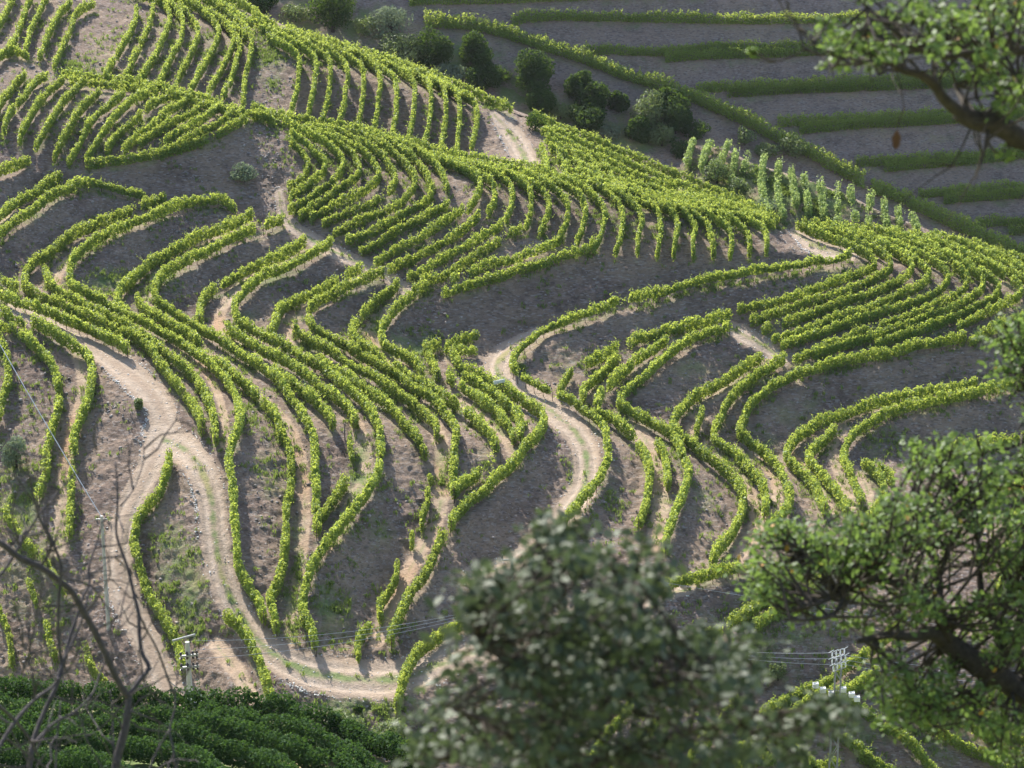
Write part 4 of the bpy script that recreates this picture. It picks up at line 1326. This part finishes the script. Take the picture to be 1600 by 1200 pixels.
for fx in (-.15, .2, .55, .85):
    ib = MB(); insulator(ib, (fx, -.5, zt - .05), .11, .55); ib.build("bushing", M['white'], tro)
t = MB(); t.tube([(.1, -.3, zt - 1.2), (.1, -.3, zt - 2.8)], .09, 8); t.build("cable_duct", M['concrete'], A)
t = MB(); t.tube([(-1.6, .3, zt + 1.2), (0, 0, zt - .1)], .04, 6); t.build("brace", M['steel'], A)
topA = bA + np.array([.3, 0, hA])

# plain concrete pole at left
bC, hC, mC = pole_frame(170, 985, 806)
Cp = thing("utility_pole", "plain pale concrete pole at left where the bright wire ends", "utility pole", None, bC)
t = MB(); t.tube([(0, 0, -1), (0, 0, hC)], [.17, .11], 10); t.build("shaft", M['concrete'], Cp)
t = MB(); t.box((0, 0, hC - .3), (.9, .1, .1)); ca = t.build("crossarm", M['steel'], Cp)
for fx in (-.35, .35):
    ib = MB(); insulator(ib, (fx, 0, hC - .22), .06, .18); ib.build("insulator", M['insulator'], ca)
topC = bC + np.array([0, 0, hC - .1])

# pole hidden in the grey oak
bD, hD, mD = pole_frame(800, 1010, 872)
Dp = thing("utility_pole", "steel pole half hidden behind the top of the grey oak", "utility pole", None, bD)
t = MB(); t.tube([(0, 0, -1), (0, 0, hD)], [.17, .11], 8); t.build("shaft", M['steel'], Dp)
for dz, w_ in ((.15, 1.7), (4.2, 2.4)):
    t = MB(); t.box((0, 0, hD - dz), (w_, .1, .1)); ca = t.build("crossarm", M['steel'], Dp)
    for fx in (-.45, 0, .45):
        ib = MB(); insulator(ib, (fx * w_, 0, hD - dz + .06), .1, .3); ib.build("insulator", M['insulator'] if dz < 1 else M['white'], ca)
topD = bD + np.array([0, 0, hD])

# switch pole at right
bB, hB, mB = pole_frame(1300, 1235, 1030)
Bp = thing("utility_pole", "lattice pole with white switchgear boxes below the right oak", "utility pole", None, bB)
t = MB()
for sx in (-.28, .28):
    for sy in (-.22, .22):
        t.tube([(sx * 1.25, sy * 1.25, -1), (sx * .7, sy * .7, hB)], .045, 6)
nseg = 12
for i in range(nseg):
    z0, z1 = hB * i / nseg, hB * (i + 1) / nseg
    for sy in (-.2, .2):
        s_ = 1 if i % 2 else -1
        t.tube([(-.27 * s_, sy, z0), (.27 * s_, sy, z1)], .022, 5)
    for sx in (-.26, .26):
        s_ = 1 if i % 2 else -1
        t.tube([(sx, -.2 * s_, z0), (sx, .2 * s_, z1)], .022, 5)
t.build("lattice_shaft", M['steel'], Bp)
ROT = np.array([[.88, .47, .06], [-.47, .88, 0], [-.06, 0, 1]])
for dz, w_, yy in ((0, 1.2, .5), (.3, 1.3, 0), (.62, 1.2, -.5)):
    t = MB(); t.box((0, yy, hB - dz), (w_, .06, .06), axes=ROT); ca = t.build("crossarm", M['steel'], Bp)
    for fx in (-.48, -.16, .16, .48):
        ib = MB(); insulator(ib, (fx * w_ * .88, yy + fx * w_ * .47, hB - dz + .05), .07, .42); ib.build("insulator", M['white'], ca)
        ib = MB(); ib.tube([(fx * w_ - .22, yy + fx * w_ * .47 - .1, hB - dz + .48), (fx * w_ + .2, yy + fx * w_ * .47 + .1, hB - dz + .56 + .15 * abs(fx))], .025, 6); ib.build("switch_blade", M['white'], ca)
zs = hB - 2.6
t = MB()
t.tube([(-1.75, .35, zs + .1), (-.3, 0, zs - .15), (.3, 0, zs - .15), (1.45, -.4, zs - .5)], .045, 6); br = t.build("bracket", M['steel'], Bp)
for px, py, pz_ in ((-1.65, .3, .16), (-1.1, .1, -.14), (-.42, 0, -.42), (.45, -.1, 0), (1.1, -.3, -.34), (1.5, -.42, -.62)):
    t = MB(); t.box((px, py, zs + pz_), (.44, .34, .36)); t.tube([(px - .2, py, zs + pz_ + .2), (px + .2, py, zs + pz_ + .3)], .05, 6)
    bx_ = t.build("switch_box", M['white'], br)
topB = bB + np.array([0, 0, hB])

def wire(p, q, label, sag=.5, r=.014, name="wire", grp="wires strung between the poles"):
    p, q = np.array(p), np.array(q)
    s_ = np.linspace(0, 1, 30)[:, None]
    pts = p + (q - p) * s_; pts[:, 2] -= (4 * s_ * (1 - s_) * sag).ravel()
    t = MB(); t.tube(pts, r, 5)
    tag(t.build(name, M['wire'], None), label, "wire", grp)
for k_, w_ in enumerate(("uppermost", "middle", "lowest")):
    wire(topA + np.array([.35, 0, .1 - .75 * k_]), bD + np.array([.5 * (k_ - 1), 0, hD - 4.0]), "%s of the wires from the transformer pole to the grey oak" % w_, .8)
    wire(bD + np.array([.8 * (k_ - 1), 0, hD - 3.9]), topB + np.array([.5 * (k_ - 1), -.5 * (k_ - 1), .3 - .25 * k_]), "%s of the wires from the oak to the switchgear pole" % w_, 1.4)
    wire(topB + np.array([.5 * (k_ - 1), -.5 * (k_ - 1), .3 - .25 * k_]), MAIN.P(np.array(1720.), np.array(1120. + 10 * k_)) + np.array([0, 0, 4.5]), "%s of the wires leaving the switchgear pole to the right" % w_, .8)
wire(topD + np.array([.6, 0, .2]), MAIN.P(np.array(1745.), np.array(1130.)) + np.array([0, 0, 7.]), "single wire passing above the switchgear pole through the right oak", .6)
dW = ray(np.array(-70.), np.array(415.)); pW = dW * (topC[1] * 1.09 / dW[1])
wire(topC, pW, "bright wire slanting from the left edge to the plain concrete pole", .25, .035, "wire", None)

# small sign on the track and two leaning stakes
bS = MAIN.P(np.array(786.), np.array(620.))
sg = thing("sign", "little white sign leaning over the vines beside the rutted track", "sign", None, bS)
t = MB(); t.tube([(0, 0, -.2), (0, 0, 1.5)], .05, 6); t.build("post", M['post'], sg)
t = MB(); t.box((-.35, -.06, 1.55), (1.1, .04, .32), axes=unit(np.array([[1, .1, .18], [-.1, 1, 0], [-.18, 0, 1]]))); t.build("panel", M['white'], sg)
for l_, (u0_, v0_, u1_, v1_) in (("pale leaning stake behind the grey oak's right side", (1011, 1087, 1002, 1056)), ("longer pale rail leaning on the bank right of the grey oak", (1132, 1160, 1096, 1124))):
    b_ = MAIN.P(np.array(float(u0_)), np.array(float(v0_)))
    z_ = z_at(b_[0], b_[1] - .2, v1_)
    t = MB(); t.tube([(0, 0, -.3), (x_at(u1_, b_[1] - .2, z_) - b_[0], -.2, z_ - b_[2])], [.05, .04], 7)
    t.box((x_at(u1_, b_[1] - .2, z_) - b_[0], -.2, z_ - b_[2]), (.12, .12, .08))
    o = t.build("stake", M['concrete'], None); o.location = b_
    tag(o, l_, "stake")
# lone posts on the spur
for l_, u_, v_ in (("dark lone post on the spur beside the grassy path", 539, 690), ("dark bare post at the spur tip beside the staked vines", 782, 726)):
    b_ = MAIN.P(np.array(float(u_)), np.array(float(v_)))
    t = MB(); t.tube([(0, 0, -.2), (0, 0, .9), (.02, 0, 1.7)], [.06, .055, .05], 7); t.box((0, 0, 1.72), (.1, .1, .05))
    o = t.build("post", M['post'], None); o.name = "vineyard_post"; o.location = b_
    tag(o, l_, "post")
# ------------------------------------------------------------------ trees close to the camera
def branch_pts(px, d0, d1, wob=.0):
    p = smooth(pl(px), 8.0)
    d = np.linspace(d0, d1, len(p))
    r = ray(p[:, 0], p[:, 1])
    P = unit(r) * d[:, None]
    if wob:
        P = P + wob * np.stack([vnoise(P * 2.5 + 7), vnoise(P * 2.5 + 31), vnoise(P * 2.5 + 77)], -1)
    return P

def near_tree(name, label, cat, root_pos, branches, crown=None, mat=None, bark='bark', leaf=.05, twigs=0, grp=None, thin=1.0):
    """branches: (kind, px line, radius0, radius1, dist0, dist1); crown: list of (polygon, clusters, dist, spread, leaves per cluster)"""
    root = thing(name, label, cat, grp, root_pos)
    rp = np.array(root_pos)
    nodes, lims = [], []
    for kind, px, r0, r1, d0, d1 in branches:
        P = branch_pts(px, d0, d1, .04 * (d0 / 12))
        if kind == 'trunk':
            P = np.vstack([rp + np.array([0, 0, -.3]), rp + (P[0] - rp) * .5 + np.array([.05, .05, 0]), P])
        n = len(P)
        rad = np.linspace(r0, r1, n) * (1 + .25 * vnoise(P * 6))
        rad = rad * thin
        t = MB(); t.tube(P - rp, rad, 9)
        t.build(kind, M[bark], root, True)
        nodes.append(P[::2])
    if twigs:
        # fine side shoots off every limb
        tw = MB()
        for P in nodes:
            for _ in range(max(2, int(twigs * len(P) / 12))):
                i = rng.integers(0, len(P))
                p = P[i]
                d_ = unit(np.array([rng.normal(0, 1), rng.normal(0, .5), rng.normal(.55, .8)]))
                L = rng.uniform(.12, .75)
                pts = [p]
                for k in range(6):
                    d_ = unit(d_ + rng.normal(0, .22, 3))
                    pts.append(pts[-1] + d_ * L / 6)
                tw.tube(np.array(pts) - rp, np.linspace(.0065, .0018, 7), 5)
                if rng.random() < .6:
                    e = [pts[3]]; d2 = unit(d_ + rng.normal(0, .6, 3))
                    for k in range(4):
                        d2 = unit(d2 + rng.normal(0, .2, 3)); e.append(e[-1] + d2 * L / 9)
                    tw.tube(np.array(e) - rp, np.linspace(.004, .0015, 5), 4)
        tag(tw.build("twigs", M[bark], root), kind="stuff")
    if not crown:
        return root
    nodes = np.vstack(nodes)
    allp, alln, alls = [], [], []
    tw = MB()
    for poly, ncl, dist, spread, npc, rr in crown:
        P2 = pl(poly)
        lo, hi = P2.min(0), P2.max(0)
        got = 0
        while got < ncl:
            u, v = rng.uniform(lo[0], hi[0]), rng.uniform(lo[1], hi[1])
            if not inpoly(P2, np.array(u), np.array(v)):
                continue
            if vnoise(np.array([u * .018, v * .022, dist * 3.3])) * 1.4 + rng.random() * .75 < .24:
                continue
            got += 1
            dd = dist + rng.uniform(-spread, spread)
            c = at(u, v, dd)
            m = dd / F
            k = int(npc * rng.uniform(.35, 1.25))
            R_ = rr * m * rng.uniform(.7, 1.5)
            off = rng.normal(size=(k, 3)); off = unit(off) * R_ * rng.random((k, 1)) ** .5 * np.array([1.1, 1.1, .75])
            allp.append(c + off)
            alln.append(off / R_ * .5 + np.array([0, 0, .7]) + .8 * rng.normal(size=(k, 3)))
            alls.append(leaf * rng.uniform(.5, 1.25, k))
            # twig to the nearest limb
            dn = np.linalg.norm(nodes - c, axis=1)
            j = nodes[np.argmin(dn + .3 * np.abs(rng.normal(size=len(dn))))]
            L = np.linalg.norm(j - c)
            if L < 1.6 * dist / 12:
                mid = (j + c) / 2 + rng.normal(0, .06 * L + .01, 3) + np.array([0, 0, -.08 * L])
                tw.tube([j - rp, mid - rp, c - rp], [.007 * dist / 10, .005 * dist / 10, .003 * dist / 10], 5)
                for q in range(3):
                    e = c + unit(rng.normal(size=3)) * R_ * .8
                    tw.tube([(c * .7 + mid * .3) - rp, e - rp], [.003 * dist / 10, .0018 * dist / 10], 4)
    vs, fs, k_ = leaves(np.vstack(allp) - rp, np.vstack(alln), np.concatenate(alls), OVAL, fold=.25)
    mesh_obj("crown", vs, fs, k_, mat, root)
    tag(tw.build("twigs", M[bark], root), kind="stuff")
    return root

def foot(u, v, dist):
    p = at(u, v, dist)
    return np.array([p[0], p[1], near_z(p[0], p[1]) + 0.0])

# grey-green oak, nearest and most out of focus
d = 9.0
near_tree("oak_tree", "out of focus grey-green oak at bottom centre", "tree", foot(842, 1290, d), [
    ("trunk", "840,1260 842,1200 853,1165 858,1120 852,1075 842,1035 836,1000", .055, .022, d, d - .2),
    ("branch", "842,1215 864,1149 890,1090 912,1031 922,990 926,940", .045, .012, d, d + .5),
    ("branch", "852,1080 830,1050 805,1035 770,1020 740,990", .02, .006, d, d - .6),
    ("branch", "845,1040 860,1000 850,960 862,915 850,870", .018, .005, d - .1, d + .3),
    ("branch", "900,1070 930,1045 965,1010 985,970 1000,900", .02, .005, d + .2, d - .4),
    ("branch", "870,1140 920,1120 975,1080 1030,1050 1090,1035 1150,1040", .025, .005, d, d + .8),
    ("branch", "860,1190 800,1150 740,1120 690,1100", .022, .005, d, d - .7),
    ("branch", "912,1031 890,980 880,930 893,880 890,840", .014, .004, d + .3, d - .1),
    ("branch", "880,1210 960,1180 1050,1150 1130,1140 1230,1130", .025, .005, d, d + .9),
    ("branch", "830,1230 740,1195 660,1180", .02, .005, d, d - .5)],
    [("640,1215 650,1130 690,1050 725,960 735,890 775,850 815,815 870,808 930,800 985,830 1020,860 1025,910 1010,960 1060,985 1120,1000 1170,1040 1190,1110 1150,1215", 170, d, .8, 34, 42),
     ("760,900 990,880 1000,1010 900,1040 760,1030", 48, d, .9, 36, 44),
     ("700,1040 980,1000 1020,1100 1000,1200 680,1200", 36, d, .9, 34, 44),
     ("1080,960 1180,960 1250,1010 1210,1080 1100,1060", 20, d + .4, .5, 24, 36),
     ("1150,1100 1230,1105 1290,1090 1330,1100 1340,1140 1310,1215 1140,1215", 20, d + .4, .6, 26, 38),
     ("1282,1078 1312,1078 1320,1130 1262,1130", 7, d + .4, .3, 24, 30)],
    M['holm'], 'bark', .046, thin=.75)

# green oak at right
d = 16.5
near_tree("oak_tree", "green oak with a dark crooked bough at lower right", "tree", foot(1760, 1260, d), [
    ("trunk", "1765,1260 1730,1160 1680,1105 1640,1085 1600,1076 1570,1060 1537,1043 1503,1020 1477,1003", .16, .075, d, d - .3),
    ("branch", "1477,1003 1453,993 1420,1000 1387,993 1345,1002", .062, .018, d - .3, d - 1),
    ("branch", "1474,1000 1470,970 1467,950 1463,927 1460,887 1440,853 1425,828", .045, .012, d - .3, d + .2),
    ("branch", "1490,1012 1453,955 1420,930 1403,917 1380,907 1353,907 1320,927 1287,940 1255,948", .042, .01, d - .3, d - 1.2),
    ("branch", "1325,925 1315,950 1300,963 1263,967 1225,967", .022, .008, d - 1, d - 1.3),
    ("branch", "1380,907 1340,880 1300,872 1260,862", .018, .005, d - .8, d - .4),
    ("branch", "1575,1062 1565,1000 1553,967 1533,947 1527,913 1523,840 1507,807 1497,780 1500,750", .045, .01, d, d + .5),
    ("branch", "1556,975 1572,955 1577,930 1605,915", .02, .008, d + .2, d),
    ("branch", "1523,840 1535,815 1550,790", .014, .005, d + .4, d + .8),
    ("branch", "1440,853 1400,840 1370,810", .012, .004, d, d - .4),
    ("branch", "1463,900 1500,870 1520,850", .014, .005, d, d + .6),
    ("branch", "1560,1060 1523,1080 1480,1092 1432,1105", .022, .006, d - .1, d - .8),
    ("branch", "1610,1078 1590,1000 1610,900 1600,800 1620,700 1605,600 1590,530", .04, .008, d + .4, d + .8)],
    [("1150,905 1160,855 1200,825 1250,800 1330,800 1400,770 1440,780 1470,800 1450,860 1420,890 1330,900 1260,890 1200,930", 120, d - .6, .7, 34, 26),
     ("1412,700 1440,680 1470,690 1530,690 1560,720 1575,770 1530,800 1460,790 1415,750", 62, d + .2, .6, 34, 26),
     ("1440,790 1560,780 1660,760 1680,900 1600,960 1500,930 1450,880", 90, d + .2, .8, 32, 26),
     ("1300,880 1450,880 1470,960 1400,1000 1300,985 1230,960 1180,940 1200,900", 70, d - .6, .7, 28, 24),
     ("1480,930 1660,930 1660,1060 1560,1050 1500,1010", 62, d, .7, 28, 25),
     ("1360,1040 1400,1015 1480,1030 1550,1080 1540,1130 1470,1150 1390,1140 1360,1090", 62, d - .6, .6, 32, 25),
     ("1550,1100 1650,1080 1650,1215 1560,1215 1530,1160", 32, d, .6, 28, 25),
     ("1530,530 1560,500 1640,470 1680,560 1670,680 1600,660 1585,600 1540,590", 50, d + .6, .5, 32, 25),
     ("1580,660 1660,640 1660,760 1590,740", 16, d + .6, .4, 24, 24)],
    M['oak'], 'bark', .044, thin=.8, twigs=1.2)

# branches hanging in at top right
d = 13.0
near_tree("oak_tree", "oak reaching in from the top right corner with mossy boughs", "tree", foot(1990, 1260, d + 1), [
    ("trunk", "1990,1260 1960,900 1900,560 1790,360 1700,270 1640,235 1600,222 1577,209 1555,199 1521,191 1499,178", .15, .06, d + 1, d),
    ("branch", "1505,182 1476,157 1460,133 1436,117 1411,111 1393,99 1375,86", .042, .012, d, d - .4),
    ("branch", "1525,192 1505,157 1492,133", .035, .014, d, d + .3), ("branch", "1462,136 1463,112 1465,95", .02, .008, d, d + .2),
    ("branch", "1900,420 1760,200 1640,92 1532,86 1510,84 1476,90 1449,83 1420,72 1406,54 1384,34 1366,13 1343,-8", .06, .008, d + 1, d - .6),
    ("branch", "1512,84 1487,65 1476,47 1460,25 1433,13 1408,-6", .03, .012, d + .2, d + .6),
    ("branch", "1395,96 1348,92 1312,88 1292,81 1269,67 1244,43", .012, .003, d - .4, d - .9),
    ("branch", "1269,67 1240,87 1205,97 1180,92", .005, .002, d - .8, d - 1),
    ("branch", "1546,205 1539,238 1526,272 1519,292", .012, .003, d, d - .2), ("branch", "1389,100 1375,115 1366,122", .006, .003, d - .3, d - .5),
    ("branch", "1510,160 1540,155 1565,153 1600,165", .008, .004, d, d + .4), ("branch", "1350,-8 1358,20 1353,42", .008, .003, d - .5, d - .7),
    ("branch", "1525,187 1545,178 1560,160 1590,140", .014, .004, d, d + .6)],
    [("1300,55 1340,35 1380,40 1420,55 1470,60 1470,85 1430,80 1400,95 1350,105 1300,110 1290,90", 34, d - .4, .5, 22, 24),
     ("1340,-20 1420,-20 1450,20 1400,40 1360,20", 12, d - .3, .5, 24, 26),
     ("1420,-20 1650,-20 1650,90 1560,90 1480,70 1440,30", 62, d + .3, .8, 26, 30),
     ("1450,60 1530,70 1560,120 1500,130 1460,100", 10, d + .1, .5, 20, 24),
     ("1530,95 1650,90 1650,215 1590,195 1545,165 1525,130", 26, d + .4, .6, 24, 26),
     ("1555,205 1580,212 1575,250 1555,245", 3, d, .1, 9, 14), ("1168,78 1184,78 1184,95 1168,95", 1, d - 1, .02, 14, 11),
     ("1272,30 1295,30 1298,52 1272,58", 3, d - .6, .1, 16, 14)],
    M['oak'], 'bark', .044, thin=.8, twigs=1.2)
# the dead leaf dangling under it
p = at(1401, 216, d - .4)
t = MB(); t.add([p + np.array(q) * 1.5 for q in ((0, 0, .03), (-.016, .004, 0), (-.010, .0, -.028), (0, .005, -.04), (.010, 0, -.026), (.015, .004, .002))], [(0, 1, 2, 3), (0, 3, 4, 5)])
t.tube([p + np.array([0, 0, .06]), p + np.array([.03, 0, .16]), at(1413, 175, d - .3)], .0012, 4)
tag(t.build("dead_leaf", plain_mat("dead_leaf", (.11, .055, .035), .8, .2, 40)), "brown dead leaf dangling below the top right boughs", "leaf")

# bare twiggy tree at left
d = 16.0
near_tree("bare_tree", "leafless tree with dark crooked stems at lower left", "tree", foot(170, 1300, d), [
    ("trunk", "172,1260 175,1200 195,1135 203,1095 204,1082", .030, .024, d, d),
    ("branch", "204,1084 220,1062 233,1045 222,1020 217,990 215,960 208,930 200,890 190,860 183,835 181,800 180,740 179,720", .019, .006, d, d + .4),
    ("branch", "203,1086 180,1050 155,1010 135,970 125,950 110,922 90,905 65,887 30,870 5,850 -30,830", .024, .022, d, d - .6),
    ("branch", "60,888 80,850 62,808 50,775 40,737 35,712", .012, .004, d - .4, d - .8),
    ("branch", "-20,915 7,893 30,850 57,807 87,772 117,737 150,705", .012, .004, d - .5, d - .2),
    ("branch", "62,808 75,830 85,852 95,885 92,930 92,970 95,1010 98,1040", .012, .012, d - .5, d - .3),
    ("branch", "40,1260 48,1170 70,1110 86,1072 96,1040 105,1000 116,970 130,932 140,915 141,890 155,850 164,806", .022, .005, d - .3, d + .3),
    ("branch", "0,1172 30,1125 60,1090 86,1068 100,1030 120,985 140,920", .014, .006, d - .6, d - .1),
    ("branch", "55,1162 80,1135 115,1112 150,1075 163,1040 175,1010 185,970 190,940 200,900", .010, .004, d - .3, d + .5),
    ("branch", "-20,1085 20,1115 48,1150 60,1180", .012, .008, d - .7, d - .3),
    ("branch", "272,1260 268,1180 262,1140 270,1105 272,1080 280,1045", .012, .004, d + .3, d + .6),
    ("branch", "271,1085 258,1035 245,1005 225,975 210,940 203,915", .010, .005, d + .4, d + .2),
    ("branch", "186,788 207,757 225,712 220,672 205,640", .006, .002, d + .3, d + .6),
    ("branch", "140,917 110,905 75,900 45,905", .006, .003, d, d - .4),
    ("branch", "98,1040 90,1060 60,1020 30,1005 10,985", .007, .003, d - .3, d - .7),
    ("branch", "40,1050 52,1010 60,960 68,915 62,890", .007, .003, d - .5, d - .8),
    ("branch", "225,1250 230,1210 245,1170 262,1140", .009, .006, d + .2, d + .3),
    ("branch", "175,1262 177,1180 173,1120 172,1075", .007, .003, d + .5, d + .8),
    ("branch", "85,1260 84,1180 86,1130 90,1090", .008, .005, d + .4, d + .6),
    ("branch", "110,1030 130,1010 150,985 158,960", .004, .002, d, d + .3),
    ("branch", "30,850 18,800 28,740 20,690", .006, .002, d - .5, d - .9),
    ("branch", "57,807 70,760 66,715 75,670 60,640", .005, .002, d - .4, d - .6),
    ("branch", "-20,1130 25,1160 70,1200 90,1230", .007, .005, d - .5, d - .2),
    ("branch", "220,1090 240,1120 262,1150", .004, .002, d + .2, d + .5),
    ("branch", "141,900 160,890 185,872 205,868", .005, .002, d, d + .2)],
    None, None, 'twig', twigs=3.5, thin=.85)
# ------------------------------------------------------------------ the air between
hb = MB(); hb.box((0, 270, -60), (1500, 1100, 190))
hz = hb.build("haze", None)
tag(hz, "thin summer haze over the valley", kind="stuff")
m, nt, out = new_mat("haze_air")
vol = N(nt, "ShaderNodeVolumePrincipled")
vol.inputs["Color"].default_value = (.86, .91, 1.0, 1)
vol.inputs["Density"].default_value = HAZE
vol.inputs["Anisotropy"].default_value = .2
nt.links.new(vol.outputs[0], out.inputs["Volume"])
hz.data.materials.append(m)
